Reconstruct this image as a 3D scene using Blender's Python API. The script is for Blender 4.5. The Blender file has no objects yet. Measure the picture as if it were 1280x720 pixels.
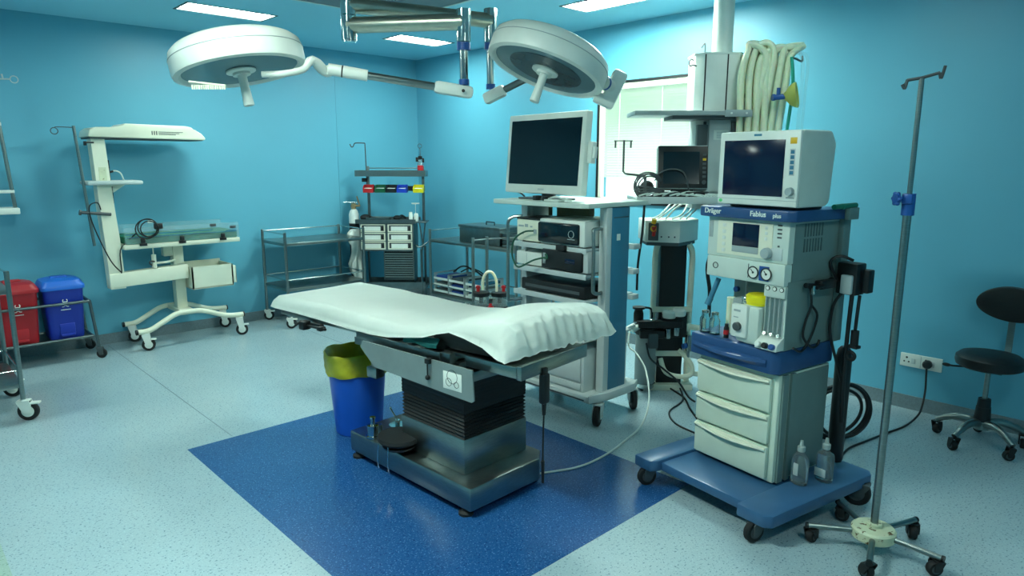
import bpy, bmesh, math, random
from mathutils import Vector, Matrix
random.seed(7)
S = bpy.context.scene
COL = S.collection
PI = math.pi
V = Vector

# ---------------------------------------------------------------- materials
def lin(h):
    h = h.lstrip('#')
    c = [int(h[i:i+2], 16)/255 for i in (0, 2, 4)]
    return [x/12.92 if x <= .04045 else ((x+.055)/1.055)**2.4 for x in c]

def mat(name, col, rough=.5, metal=0., var=.06, scale=12., bump=0., bscale=60., trans=0., alpha=1., emit=None, estr=0., coat=0., sub=0., stretch=None):
    m = bpy.data.materials.new(name); m.use_nodes = True
    nt = m.node_tree; N = nt.nodes; L = nt.links
    b = N['Principled BSDF']
    c = lin(col) if isinstance(col, str) else list(col)
    tc = N.new('ShaderNodeTexCoord')
    mp = N.new('ShaderNodeMapping'); L.new(tc.outputs['Object'], mp.inputs['Vector'])
    if stretch: mp.inputs['Scale'].default_value = stretch
    nz = N.new('ShaderNodeTexNoise'); nz.inputs['Scale'].default_value = scale; nz.inputs['Detail'].default_value = 4
    L.new(mp.outputs[0], nz.inputs['Vector'])
    r = N.new('ShaderNodeValToRGB')
    r.color_ramp.elements[0].position = .3; r.color_ramp.elements[1].position = .7
    r.color_ramp.elements[0].color = [x*(1-var) for x in c]+[1]
    r.color_ramp.elements[1].color = [min(1, x*(1+var)) for x in c]+[1]
    L.new(nz.outputs['Fac'], r.inputs['Fac']); L.new(r.outputs['Color'], b.inputs['Base Color'])
    b.inputs['Roughness'].default_value = rough; b.inputs['Metallic'].default_value = metal
    b.inputs['Transmission Weight'].default_value = trans; b.inputs['Alpha'].default_value = alpha
    b.inputs['Coat Weight'].default_value = coat
    if sub: b.inputs['Subsurface Weight'].default_value = sub
    if bump:
        n2 = N.new('ShaderNodeTexNoise'); n2.inputs['Scale'].default_value = bscale; n2.inputs['Detail'].default_value = 3
        L.new(mp.outputs[0], n2.inputs['Vector'])
        bp = N.new('ShaderNodeBump'); bp.inputs['Strength'].default_value = bump; bp.inputs['Distance'].default_value = .01
        L.new(n2.outputs['Fac'], bp.inputs['Height']); L.new(bp.outputs['Normal'], b.inputs['Normal'])
    if emit:
        b.inputs['Emission Color'].default_value = lin(emit)+[1]; b.inputs['Emission Strength'].default_value = estr
    return m

def floor_mat(name, base, dark, light, rough):
    m = mat(name, base, rough, var=.05, scale=1.5)
    nt = m.node_tree; N = nt.nodes; L = nt.links; b = N['Principled BSDF']
    ramp = b.inputs['Base Color'].links[0].from_node
    tc = [n for n in N if n.type == 'TEX_COORD'][0]
    prev = ramp.outputs['Color']
    for col, sc, lo, hi, amt in ((dark, 95, .60, .66, .75), (light, 130, .60, .66, .7)):
        nz = N.new('ShaderNodeTexNoise'); nz.inputs['Scale'].default_value = sc; nz.inputs['Detail'].default_value = 2
        L.new(tc.outputs['Object'], nz.inputs['Vector'])
        mr = N.new('ShaderNodeMapRange'); mr.inputs['From Min'].default_value = lo; mr.inputs['From Max'].default_value = hi
        mr.inputs['To Max'].default_value = amt
        L.new(nz.outputs['Fac'], mr.inputs['Value'])
        mx = N.new('ShaderNodeMix'); mx.data_type = 'RGBA'
        L.new(mr.outputs['Result'], mx.inputs['Factor']); L.new(prev, mx.inputs['A']); mx.inputs['B'].default_value = lin(col)+[1]
        prev = mx.outputs['Result']
    L.new(prev, b.inputs['Base Color'])
    b.inputs['Specular IOR Level'].default_value = .5
    return m

M = dict(
 wall=mat('wall_paint', '#5ea9c1', .42, var=.03, scale=1.2, bump=.04, bscale=30),
 ceil=mat('ceiling_paint', '#8fd0e4', .55, var=.03, scale=1.),
 skirt=mat('skirting_vinyl', '#6d7f86', .5, var=.12, scale=80),
 floor=floor_mat('floor_vinyl', '#9ab0b7', '#4f6c7a', '#abc6cd', .2),
 inlay=floor_mat('inlay_vinyl', '#1f4f84', '#0f2e60', '#4f82b2', .22),
 strip=floor_mat('floor_vinyl_green', '#93aca2', '#5b7a70', '#a9c2b8', .25),
 seam=mat('floor_seam', '#4f6a74', .6),
 cream=mat('cream_enamel', '#dfe0cc', .38, var=.04, scale=5),
 white=mat('white_plastic', '#d9dfd8', .38, var=.03),
 grey=mat('grey_plastic', '#98a5a6', .45),
 dgrey=mat('dark_grey_plastic', '#454d50', .5),
 lgrey=mat('light_grey_enamel', '#b9c3c2', .4, var=.04),
 steel=mat('brushed_steel', '#8d9694', .3, 1., var=.10, scale=25, stretch=(1, 1, 12)),
 dsteel=mat('dull_steel', '#6f7a7b', .36, 1., var=.12, scale=18),
 chrome=mat('chrome', '#c3c9c6', .12, 1., var=.03),
 black=mat('black_plastic', '#0d1012', .45, var=.15),
 rubber=mat('black_rubber', '#101315', .7, var=.15),
 leather=mat('black_vinyl', '#0e1112', .42, var=.1, bump=.08, bscale=120),
 bellows=mat('bellows_rubber', '#0b0e11', .6, var=.12),
 screen=mat('dark_screen', '#0b1a22', .12, var=.1, scale=2),
 screen_blue=mat('navy_screen', '#081431', .14, var=.08, scale=2),
 sheet=mat('white_cotton', '#f0f8f3', .85, var=.03, scale=4, bump=.10, bscale=220),
 teal=mat('teal_drape', '#0f6a6a', .8, var=.1),
 green=mat('green_drape', '#0d6a50', .85, var=.15, bump=.1),
 pad=mat('dark_mattress', '#0a1012', .55, var=.1),
 blue_bin=mat('blue_bin_plastic', '#0f52b8', .38, var=.04),
 bin_deep=mat('deep_blue_plastic', '#0f2c98', .4, var=.05),
 bin_lid=mat('blue_lid_plastic', '#1c63c4', .4, var=.04),
 red_bin=mat('red_bin_plastic', '#a31520', .42, var=.06),
 liner=mat('yellow_liner', '#a8a51a', .4, var=.22, scale=9, bump=.25, bscale=25),
 navy=mat('blue_enamel', '#244a7a', .38, var=.04),
 base_blue=mat('slate_blue_enamel', '#365f86', .35, var=.05),
 panel_blue=mat('panel_blue', '#33738f', .4, var=.04),
 seal_blue=mat('blue_ring', '#1a4f96', .4),
 machine=mat('machine_grey', '#c3d0c8', .42, var=.03),
 machine_shaded=mat('machine_grey_shaded', '#6d8381', .45, var=.04),  # machine grey darkened: shade on the machine's side put into the colour
 drawer=mat('drawer_cream', '#cfdccb', .38, var=.03),
 yellow=mat('yellow_plastic', '#e3d615', .4), red=mat('red_plastic', '#c01c22', .4),
 amber=mat('amber_plastic', '#e0b020', .4),
 bgreen=mat('green_plastic', '#12705a', .4), lime=mat('lime_plastic', '#5fd07c', .5),
 binblue=mat('storage_blue', '#123fc0', .4), bingreen=mat('storage_green', '#0d5c3c', .4),
 hose=mat('cream_hose', '#e9edcf', .3, var=.05, scale=30, sub=.25),
 tealhose=mat('teal_hose', '#1aa58d', .4), mask=mat('yellow_mask', '#d5d66a', .3, trans=.3),
 clear=mat('clear_plastic', '#c3dcdc', .12, trans=.85, var=.02), glass=mat('glass', '#eaf5f5', .03, trans=1., var=0),
 fluid=mat('bottle_plastic', '#cfe0e0', .18, trans=.9, var=.03),
 paper=mat('paper', '#dde3dc', .8, var=.05), ink=mat('ink', '#2b3536', .7),
 wood=mat('worn_wood', '#8a7a58', .6, var=.2, scale=8),
 plaster=mat('panel_grey', '#69767c', .6, var=.05, scale=2), trimw=mat('white_trim', '#cfd9d6', .5),
 cable_g=mat('green_cable', '#12503a', .5), cable_w=mat('white_cable', '#c9d4cd', .5),
 worn=mat('chipped_cream_paint', '#cdd3b4', .5, var=.1, scale=6),
 rust=mat('rust', '#6e4a1c', .8, var=.3),
 lens=mat('lamp_lens', '#6f8b93', .18, var=.06, scale=3), lens2=mat('lamp_inner', '#3f5158', .25, var=.1),
 arm=mat('arm_steel', '#bdc0b2', .33, 1., var=.08, scale=14),
 vent=mat('vent_grey', '#4a5d5d', .6), plate=mat('plate_steel', '#8c9896', .42, .5, var=.06),
 storage=mat('folder_blue', '#22408c', .5), cloudy=mat('cloudy_cap', '#c3d2d0', .35, trans=.4),
 canister=mat('canister_grey', '#8f9b9b', .5, var=.05),
 lamp=mat('lamp_diffuser', '#ffffff', .5, emit='#eafff2', estr=40.),
 blind=mat('blind_slat', '#e4e9dc', .5, var=.03),
 cyl_black=mat('cylinder_black', '#15191b', .4), cyl_white=mat('cylinder_white', '#d8ddd8', .4),
)
# chips in the paint of the drip stand hub
def _worn():
    nt = M['worn'].node_tree; N = nt.nodes; L = nt.links; b = N['Principled BSDF']
    ramp = b.inputs['Base Color'].links[0].from_socket
    tc = [n for n in N if n.type == 'TEX_COORD'][0]
    nz = N.new('ShaderNodeTexNoise'); nz.inputs['Scale'].default_value = 38; nz.inputs['Detail'].default_value = 4
    L.new(tc.outputs['Object'], nz.inputs['Vector'])
    mr = N.new('ShaderNodeMapRange'); mr.inputs['From Min'].default_value = .60; mr.inputs['From Max'].default_value = .66
    L.new(nz.outputs['Fac'], mr.inputs['Value'])
    mx = N.new('ShaderNodeMix'); mx.data_type = 'RGBA'; L.new(mr.outputs['Result'], mx.inputs['Factor'])
    L.new(ramp, mx.inputs['A']); mx.inputs['B'].default_value = lin('#5a4420')+[1]
    L.new(mx.outputs['Result'], b.inputs['Base Color'])
_worn()
# light passes through the blind slats
def _blind():
    nt = M['blind'].node_tree; N = nt.nodes; L = nt.links; b = N['Principled BSDF']
    t = N.new('ShaderNodeBsdfTranslucent'); t.inputs['Color'].default_value = lin('#e4f2df')+[1]
    mx = N.new('ShaderNodeMixShader'); mx.inputs['Fac'].default_value = .5
    out = N['Material Output']; L.new(b.outputs[0], mx.inputs[1]); L.new(t.outputs[0], mx.inputs[2]); L.new(mx.outputs[0], out.inputs['Surface'])
_blind()

def _clear(name, fac):
    nt = M[name].node_tree; N = nt.nodes; L = nt.links; b = N['Principled BSDF']; b.inputs['Transmission Weight'].default_value = 0; b.inputs['Roughness'].default_value = .12
    t = N.new('ShaderNodeBsdfTransparent'); mx = N.new('ShaderNodeMixShader'); mx.inputs['Fac'].default_value = fac
    L.new(t.outputs[0], mx.inputs[1]); L.new(b.outputs[0], mx.inputs[2]); L.new(mx.outputs[0], N['Material Output'].inputs['Surface'])
_clear('clear', .13)
# ---------------------------------------------------------------- mesh builder
class MB:
    def __init__(s, T=None): s.bm = bmesh.new(); s.T = T
    def _p(s, p):
        p = V(p); return s.T @ p if s.T else p
    def box(s, x0, x1, y0, y1, z0, z1, bev=0., seg=2):
        P = [(x0,y0,z0),(x1,y0,z0),(x1,y1,z0),(x0,y1,z0),(x0,y0,z1),(x1,y0,z1),(x1,y1,z1),(x0,y1,z1)]
        v = [s.bm.verts.new(s._p(p)) for p in P]
        fs = [s.bm.faces.new([v[i] for i in q]) for q in ((0,3,2,1),(4,5,6,7),(0,1,5,4),(1,2,6,5),(2,3,7,6),(3,0,4,7))]
        if bev:
            bev = min(bev, .45*min(abs(x1-x0), abs(y1-y0), abs(z1-z0)))
            es = list({e for f in fs for e in f.edges})
            bmesh.ops.bevel(s.bm, geom=es, offset=bev, segments=seg, affect='EDGES', profile=.5)
        return s
    def obox(s, c, ax, ay, az, hx, hy, hz, bev=0.):
        c = V(c); R = Matrix((ax, ay, az)).transposed().to_4x4(); old = s.T
        T = Matrix.Translation(c) @ R; s.T = (old @ T) if old else T
        s.box(-hx, hx, -hy, hy, -hz, hz, bev); s.T = old; return s
    def loft(s, rings, cap=True, closed=False):
        vr = [[s.bm.verts.new(s._p(p)) for p in r] for r in rings]
        n = len(vr[0]); R = len(vr)
        for i in range(R if closed else R-1):
            a, b = vr[i], vr[(i+1) % R]
            for j in range(n):
                k = (j+1) % n
                s.bm.faces.new((a[j], a[k], b[k], b[j]))
        if cap and not closed:
            s.bm.faces.new(list(reversed(vr[0]))); s.bm.faces.new(vr[-1])
        return s
    def cyl(s, p0, p1, r0, r1=None, seg=16):
        r1 = r0 if r1 is None else r1
        p0, p1 = V(p0), V(p1); d = (p1-p0).normalized()
        a = d.orthogonal().normalized(); b = d.cross(a)
        rg = lambda p, r: [p+(a*math.cos(2*PI*i/seg)+b*math.sin(2*PI*i/seg))*r for i in range(seg)]
        return s.loft([rg(p0, r0), rg(p1, r1)])
    def lathe(s, prof, o=(0,0,0), seg=28, axis=(0,0,1), sx=1., sy=1., cap=True):
        o = V(o); d = V(axis).normalized(); a = V((1,0,0)) if abs(d.z) > .99 else d.orthogonal().normalized(); b = d.cross(a)
        rings = [[o+d*z+(a*math.cos(2*PI*i/seg)*sx+b*math.sin(2*PI*i/seg)*sy)*max(r, 1e-4) for i in range(seg)] for r, z in prof]
        return s.loft(rings, cap)
    def tube(s, pts, r, seg=8, closed=False, sub=5, smooth=True):
        P = [V(p) for p in pts]
        if smooth and len(P) > 2:
            Q = []; n = len(P)
            for i in range(n if closed else n-1):
                g = lambda k: P[k % n] if closed else P[min(max(k, 0), n-1)]
                p0, p1, p2, p3 = g(i-1), g(i), g(i+1), g(i+2)
                for t in range(sub):
                    u = t/sub
                    Q.append(.5*((2*p1)+(p2-p0)*u+(2*p0-5*p1+4*p2-p3)*u*u+(3*p1-p0-3*p2+p3)*u**3))
            if not closed: Q.append(P[-1])
            P = Q
        n = len(P); rings = []; a = None
        for i in range(n):
            t = (P[(i+1) % n]-P[i-1]) if closed else (P[min(i+1, n-1)]-P[max(i-1, 0)])
            if t.length < 1e-7: t = V((0, 0, 1))
            t.normalize()
            a = t.orthogonal() if a is None else (a-t*a.dot(t))
            if a.length < 1e-6: a = t.orthogonal()
            a.normalize(); b = t.cross(a)
            rr = r[min(i*len(r)//n, len(r)-1)] if isinstance(r, (list, tuple)) else r
            rings.append([P[i]+(a*math.cos(2*PI*k/seg)+b*math.sin(2*PI*k/seg))*rr for k in range(seg)])
        return s.loft(rings, True, closed)
    def prism(s, poly, d0, d1, axis='z', bev=0.):
        f = {'z': lambda p, d: (p[0], p[1], d), 'y': lambda p, d: (p[0], d, p[1]), 'x': lambda p, d: (d, p[0], p[1])}[axis]
        a = [s.bm.verts.new(s._p(f(p, d0))) for p in poly]; b = [s.bm.verts.new(s._p(f(p, d1))) for p in poly]
        n = len(poly); fs = [s.bm.faces.new(list(reversed(a))), s.bm.faces.new(b)]
        fs += [s.bm.faces.new((a[i], a[(i+1) % n], b[(i+1) % n], b[i])) for i in range(n)]
        if bev:
            bmesh.ops.bevel(s.bm, geom=list({e for q in fs for e in q.edges}), offset=bev, segments=2, affect='EDGES', profile=.5)
        return s
    def ball(s, c, rx, ry=None, rz=None, seg=16):
        ry = ry or rx; rz = rz or rx; n = seg//2
        rings = [[(c[0]+rx*math.sin(PI*(i/n*.98+.01))*math.cos(2*PI*k/seg), c[1]+ry*math.sin(PI*(i/n*.98+.01))*math.sin(2*PI*k/seg), c[2]-rz*math.cos(PI*(i/n*.98+.01))) for k in range(seg)] for i in range(n+1)]
        return s.loft(rings)
    def ring(s, c, R, r, axis=(0,0,1), seg=28, tseg=8, a0=0., a1=2*PI):
        d = V(axis).normalized(); a = d.orthogonal().normalized(); b = d.cross(a); c = V(c)
        full = abs(a1-a0-2*PI) < 1e-3; n = seg if full else seg+1
        return s.tube([c+(a*math.cos(a0+(a1-a0)*i/seg)+b*math.sin(a0+(a1-a0)*i/seg))*R for i in range(n)], r, tseg, closed=full, smooth=False)
    def grid(s, rows, thick=0.):
        vr = [[s.bm.verts.new(s._p(p)) for p in r] for r in rows]
        for i in range(len(vr)-1):
            for j in range(len(vr[0])-1):
                s.bm.faces.new((vr[i][j], vr[i][j+1], vr[i+1][j+1], vr[i+1][j]))
        return s

def obj(name, mb, m, parent=None, sharp=35, solid=0., recalc=True):
    if solid:
        g = bmesh.ops.solidify(mb.bm, geom=mb.bm.faces[:], thickness=solid)
    if recalc: bmesh.ops.recalc_face_normals(mb.bm, faces=mb.bm.faces[:])
    me = bpy.data.meshes.new(name); mb.bm.to_mesh(me); mb.bm.free()
    me.polygons.foreach_set('use_smooth', [True]*len(me.polygons))
    me.set_sharp_from_angle(angle=math.radians(sharp))
    me.materials.append(M[m] if isinstance(m, str) else m)
    o = bpy.data.objects.new(name, me); COL.objects.link(o)
    if parent: o.parent = parent
    return o
def thing(name, label, cat, loc=(0,0,0), rot=0., group=None):
    o = bpy.data.objects.new(name, None); COL.objects.link(o); o.empty_display_size = .1
    o.location = loc; o.rotation_euler = (0, 0, math.radians(rot)); o['label'] = label; o['category'] = cat
    if group: o['group'] = group
    return o
def tag(o, label, cat, group=None):
    o['label'] = label; o['category'] = cat
    if group: o['group'] = group
    return o
def struct(name, mb, m, parent=None):
    o = obj(name, mb, m, parent)
    if not parent: o['kind'] = 'structure'
    return o
def dup(root, loc, rot, label, group=None):
    r = root.copy(); COL.objects.link(r); r.location = loc; r.rotation_euler = (0, 0, math.radians(rot)); r['label'] = label
    if group: r['group'] = group
    for ch in list(root.children):
        c = ch.copy(); COL.objects.link(c); c.parent = r
        for g in list(ch.children):
            d = g.copy(); COL.objects.link(d); d.parent = c
    return r
def text(name, body, size, m, parent, pos, xdir, zdir, depth=.001):
    cu = bpy.data.curves.new(name, 'FONT'); cu.body = body; cu.size = size; cu.offset = size*.022; cu.extrude = depth
    t = bpy.data.objects.new(name, cu); COL.objects.link(t)
    dg = bpy.context.evaluated_depsgraph_get(); me = bpy.data.meshes.new_from_object(t.evaluated_get(dg))
    COL.objects.unlink(t); bpy.data.objects.remove(t)
    x = V(xdir).normalized(); z = V(zdir).normalized(); n = x.cross(z)
    me.transform(Matrix.Translation(V(pos)) @ Matrix((x, z, n)).transposed().to_4x4())
    me.materials.clear(); me.materials.append(M[m])
    o = bpy.data.objects.new(name, me); COL.objects.link(o); o.parent = parent
    return o
def caster(parent, x, y, r=.05, h=None, yaw=0., hm='white', wm='rubber', w=.024, hub='white', brake=False):
    """swivel caster standing on the ground: wheel bottom at z=0, top of the fork at h"""
    h = h or 2.3*r
    T = Matrix.Translation((x, y, 0)) @ Matrix.Rotation(math.radians(yaw), 4, 'Z')
    off = -.35*r
    f = MB(T)
    for sgn in (-1, 1):
        f.prism([(off-.35*r, r*.8), (off+.35*r, r*.8), (.55*r, h*.86), (.55*r, h*.92), (-.6*r, h*.92), (-.75*r, r*1.7)], sgn*(w*.75)-.003, sgn*(w*.75)+.003, 'y')
    f.box(-.6*r, .55*r, -w*.9, w*.9, h*.9, h*.96, .003)
    f.cyl((0, 0, h*.95), (0, 0, h), r*.25)
    if brake: f.box(-1.5*r, -.4*r, -w*.7, w*.7, r*1.75, r*1.95, .003)
    c = obj('caster', f, hm, parent)
    t = MB(T); t.lathe([(r*.55, -w*.5), (r*.9, -w*.5), (r, -w*.3), (r, w*.3), (r*.9, w*.5), (r*.55, w*.5)], (off, 0, r), 24, (0, 1, 0))
    wh = obj('wheel', t, wm, c)
    q = MB(T); q.lathe([(r*.6, -w*.53), (r*.6, w*.53)], (off, 0, r), 20, (0, 1, 0))
    obj('hub', q, hub, c)
    return c
# ================================================================ the room
XR, YL, ZC = 5.0, 6.95, 2.84
XN, YN = -2.0, -1.6
WY0, WY1, WZ0, WZ1 = 2.75, 4.11, 1.30, 2.335       # window opening in the right-hand wall
struct('floor', MB().box(XN-.1, XR+.1, YN-.1, YL+.1, -.1, 0), 'floor')
fi = MB(); fi.box(1.19, 2.94, 1.76, 4.0, 0.0, .0015)
struct('floor_inlay', fi, 'inlay')
sm = MB()
sm.box(1.455, 1.459, 4.02, 6.9, 0, .0008); sm.box(3.05, 3.054, 4.02, 6.9, 0, .0008); sm.box(2.94, 4.9, 1.74, 1.744, 0, .0008)
struct('trim_1', sm, 'seam')
struct('trim_3', MB().box(-1.9, .25, -1.5, 3.6, 0, .001), 'strip')
struct('ceiling', MB().box(XN-.1, XR+.1, YN-.1, YL+.1, ZC+.06, ZC+.16), 'ceil')
# false ceiling sheet with the openings of the recessed lights
LIGHTS = [(1.98, 2.68, 5.68, 5.98), (3.92, 4.55, 5.68, 5.98), (4.12, 4.42, 2.95, 3.80), (.62, .92, 2.0, 2.75), (-.9, -.2, 5.2, 5.5), (1.2, 1.9, -.5, -.2), (3.75, 4.05, 1.15, 1.9)]  # last opening holds an added unseen lamp that brightens the right wall
def ceiling_sheet():
    xs = sorted({XN-.1, XR+.1} | {v for l in LIGHTS for v in l[:2]}); ys = sorted({YN-.1, YL+.1} | {v for l in LIGHTS for v in l[2:]})
    mb = MB()
    vt = {}
    def gv(x, y):
        if (x, y) not in vt: vt[(x, y)] = mb.bm.verts.new((x, y, ZC))
        return vt[(x, y)]
    for i in range(len(xs)-1):
        for j in range(len(ys)-1):
            cx, cy = (xs[i]+xs[i+1])/2, (ys[j]+ys[j+1])/2
            if any(l[0] < cx < l[1] and l[2] < cy < l[3] for l in LIGHTS): continue
            mb.bm.faces.new((gv(xs[i], ys[j]), gv(xs[i], ys[j+1]), gv(xs[i+1], ys[j+1]), gv(xs[i+1], ys[j])))
    return mb
o = obj('ceiling', ceiling_sheet(), 'ceil', solid=0.); o['kind'] = 'structure'
struct('wall_left', MB().box(XN-.1, XR+.1, YL, YL+.1, 0, ZC+.06), 'wall')
w = MB()
w.box(XR, XR+.12, YN-.1, WY0, 0, ZC+.06); w.box(XR, XR+.12, WY1, YL+.1, 0, ZC+.06); w.box(XR, XR+.12, WY0, WY1, 0, WZ0); w.box(XR, XR+.12, WY0, WY1, WZ1, ZC+.06)
struct('wall_right', w, 'wall')
struct('wall_back', MB().box(XN-.1, XR+.1, YN-.1, YN, 0, ZC+.06), 'wall')
struct('wall_near', MB().box(XN-.1, XN, YN, YL, 0, ZC+.06), 'wall')
struct('baseboard_left', MB().box(XN, XR, YL-.008, YL, 0, .095), 'skirt')
struct('baseboard_right', MB().box(XR-.008, XR, YN, YL-.008, 0, .095), 'skirt')
struct('trim_2', MB().box(3.905, 3.93, YL-.004, YL, .1, ZC-.25), 'wall')
# window with a black edge and a venetian blind
wf = MB()
e = .022
for y0, y1, z0, z1 in ((WY0-e, WY1+e, WZ1, WZ1+e), (WY0-e, WY1+e, WZ0-e, WZ0), (WY1, WY1+e, WZ0, WZ1), (WY0-e, WY0, WZ0, WZ1)):
    wf.box(XR-.012, XR+.05, y0, y1, z0, z1)
win = struct('window_1', wf, 'black')
ff = MB()
for y0, y1, z0, z1 in ((WY0, WY1, WZ1-.045, WZ1), (WY0, WY1, WZ0, WZ0+.03), (WY1-.03, WY1, WZ0, WZ1), (WY0, WY0+.03, WZ0, WZ1)):
    ff.box(XR-.004, XR+.045, y0, y1, z0, z1)
struct('window_frame', ff, 'cream', win)
struct('window_pane', MB().box(XR+.095, XR+.1, WY0, WY1, WZ0, WZ1), 'glass', win)
bl = MB(); z = WZ1-.06
while z > WZ0+.20:
    k = .0115
    bl.grid([[(XR+.02, WY0+.035, z+k), (XR+.02, WY1-.035, z+k)], [(XR+.032, WY0+.035, z+.001), (XR+.032, WY1-.035, z+.001)], [(XR+.042, WY0+.035, z-k*.9), (XR+.042, WY1-.035, z-k*.9)]])
    z -= .0235
struct('blind_slats', bl, 'blind', win)
lc = MB()
for y in (3.0, 3.45, 3.9): lc.cyl((XR+.018, y, WZ0+.04), (XR+.018, y, WZ1-.05), .0025, seg=6)
struct('blind_cords', lc, 'white', win)

# ---------------------------------------------------------------- ceiling
LBL = ['recessed ceiling light panel above the infant warmer, leftmost of those in the photo', 'recessed ceiling light panel in the far corner behind the chrome lamp arms', 'recessed ceiling light panel at the top edge beside the window',
       None, None, None, None]
NOTE = ['recessed ceiling light panel near the left wall, out of the frame', 'recessed ceiling light panel above the left foreground, out of the frame', 'recessed ceiling light panel behind the viewer, out of the frame', 'added unseen ceiling light panel above the anaesthesia machine, out of the frame']
LBL = LBL[:3] + [NOTE[1], NOTE[0], NOTE[2], NOTE[3]]
PWR = [.85, .95, 2.3, 2.3, 1.1, .75, .22]
for (x0, x1, y0, y1), lb, pw in zip(LIGHTS, LBL, PWR):
    t = thing('ceiling_light', lb, 'light', ((x0+x1)/2, (y0+y1)/2, ZC), 0, 'recessed ceiling lights')
    hx, hy = (x1-x0)/2, (y1-y0)/2
    f = MB()
    for a, b, c, d in ((-hx-.012, hx+.012, -hy-.012, -hy+.006), (-hx-.012, hx+.012, hy-.006, hy+.012), (-hx-.012, -hx+.006, -hy, hy), (hx-.006, hx+.012, -hy, hy)):
        f.box(a, b, c, d, -.004, .03)
    obj('frame', f, 'dgrey', t)
    mm = M['lamp']
    if pw != 1.:
        mm = M['lamp'].copy(); mm.name = 'lamp_diffuser_dim'; mm.node_tree.nodes['Principled BSDF'].inputs['Emission Strength'].default_value = 40.*pw
    obj('diffuser', MB().box(-hx+.006, hx-.006, -hy+.006, hy-.006, .012, .028), mm, t)

t = thing('laminar_flow_panel', 'large grey ceiling panel with pale edge trim above the chrome lamp arms', 'ceiling panel', (2.18, 3.68, 2.80))
obj('panel', MB().box(-1.18, 1.18, -1.18, 1.18, 0, .039), 'plaster', t)
f = MB()
for a, b, c, d in ((-1.2, 1.2, 1.18, 1.2), (-1.2, 1.2, -1.2, -1.18), (-1.2, -1.18, -1.18, 1.18), (1.18, 1.2, -1.18, 1.18)): f.box(a, b, c, d, -.004, .039)
obj('edge_trim', f, 'trimw', t)

# ---------------------------------------------------------------- twin surgical light
SL = thing('surgical_light', 'ceiling-mounted surgical light with chrome arms carrying two round white lamp heads', 'surgical light', (2.11, 3.57, 2.80))
FW = V((.6877, .7260, 0)); RT = V((.7260, -.6877, 0)); UP = V((0,0,1))
O = V((2.11, 3.57, 2.80))
def R(x, y, z): return V((x, y, z))-O
col = MB(); col.cyl((0,0,0), (0,0,-.34), .042, seg=24); col.cyl((0,0,-.345), (0,0,-.475), .042, seg=24); col.cyl((0,0,-.475), (0,0,-.485), .036)
for k in range(6):
    a = 2*PI*k/6; col.cyl((.037*math.cos(a), .037*math.sin(a), 0), (.037*math.cos(a), .037*math.sin(a), -.475), .009, seg=8)
obj('column', col, 'chrome', SL)
h1 = R(2.51, 3.04, 2.4); h2 = R(2.93, 3.29, 2.5)
def arm(a, b, r): return MB().cyl(a, b, r, seg=28)
obj('extension_arm', arm(R(2.11, 3.57, 2.405), R(2.51, 3.04, 2.405), .044), 'arm', SL)
obj('extension_arm', arm(R(2.11, 3.57, 2.515), R(2.93, 3.29, 2.50), .044), 'arm', SL)
def drop(h, ztop, zhub, zbot):
    mb = MB(); mb.cyl((h.x, h.y, ztop-O.z), (h.x, h.y, zhub-O.z), .036, seg=22)
    for k in range(8):
        a = 2*PI*k/8; mb.cyl((h.x+.033*math.cos(a), h.y+.033*math.sin(a), ztop-O.z), (h.x+.033*math.cos(a), h.y+.033*math.sin(a), zhub-O.z), .007, seg=8)
    hub = obj('swivel_hub', mb, 'chrome', SL)
    obj('drop_tube', MB().cyl((h.x, h.y, zhub-O.z), (h.x, h.y, zbot-O.z), .024, seg=20), 'chrome', SL)
    rg = MB(); rg.cyl((h.x, h.y, zhub-.005-O.z), (h.x, h.y, zhub-.045-O.z), .038, seg=22); obj('blue_collar', rg, 'seal_blue', SL)
    rg = MB(); rg.cyl((h.x, h.y, zbot+.025-O.z), (h.x, h.y, zbot-.005-O.z), .029, seg=22); obj('blue_collar', rg, 'seal_blue', SL)
drop(h1, 2.47, 2.30, 2.075); drop(h2, 2.57, 2.375, 2.10)
def joint(name, pts, r, m): return obj(name, MB().tube(pts, r, 12, smooth=False), m, SL)
# arm of the left-hand lamp
e1 = R(2.51, 3.04, 2.035); d1 = (R(1.97, 3.39, 2.125)-e1).normalized()
el = MB(); el.obox(e1+d1*.06, d1, V((-d1.y, d1.x, 0)).normalized(), d1.cross(V((-d1.y, d1.x, 0)).normalized()), .11, .032, .034, .022)
obj('elbow', el, 'white', SL)
obj('elbow_bolt', MB().cyl(e1+V((-.03, -.03, 0)), e1+V((-.036, -.036, 0)), .009), 'black', SL)
obj('spring_arm', MB().cyl(e1+d1*.16, e1+d1*.545, .021, seg=18), 'steel', SL)
sl = MB(); sl.cyl(e1+d1*.53, e1+d1*.66, .03, .032, seg=18); obj('arm_sleeve', sl, 'white', SL)
obj('sleeve_ring', MB().cyl(e1+d1*.66, e1+d1*.668, .031, seg=18), 'black', SL)
k1 = e1+d1*.668; kn = MB(); kn.cyl(k1, k1+d1*.07, .031, seg=18)
c1 = R(1.51, 3.67, 2.165)
kn.tube([k1+d1*.05, k1+d1*.09+V((0,0,-.012)), c1+RT*.385+UP*.005, c1+RT*.345-FW*.03+UP*-.045, c1+RT*.27-FW*.10+UP*-.075, c1+RT*.16-FW*.12+UP*-.082], [.03, .028, .022, .018, .017, .016], 12)
obj('knuckle', kn, 'white', SL)
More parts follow.
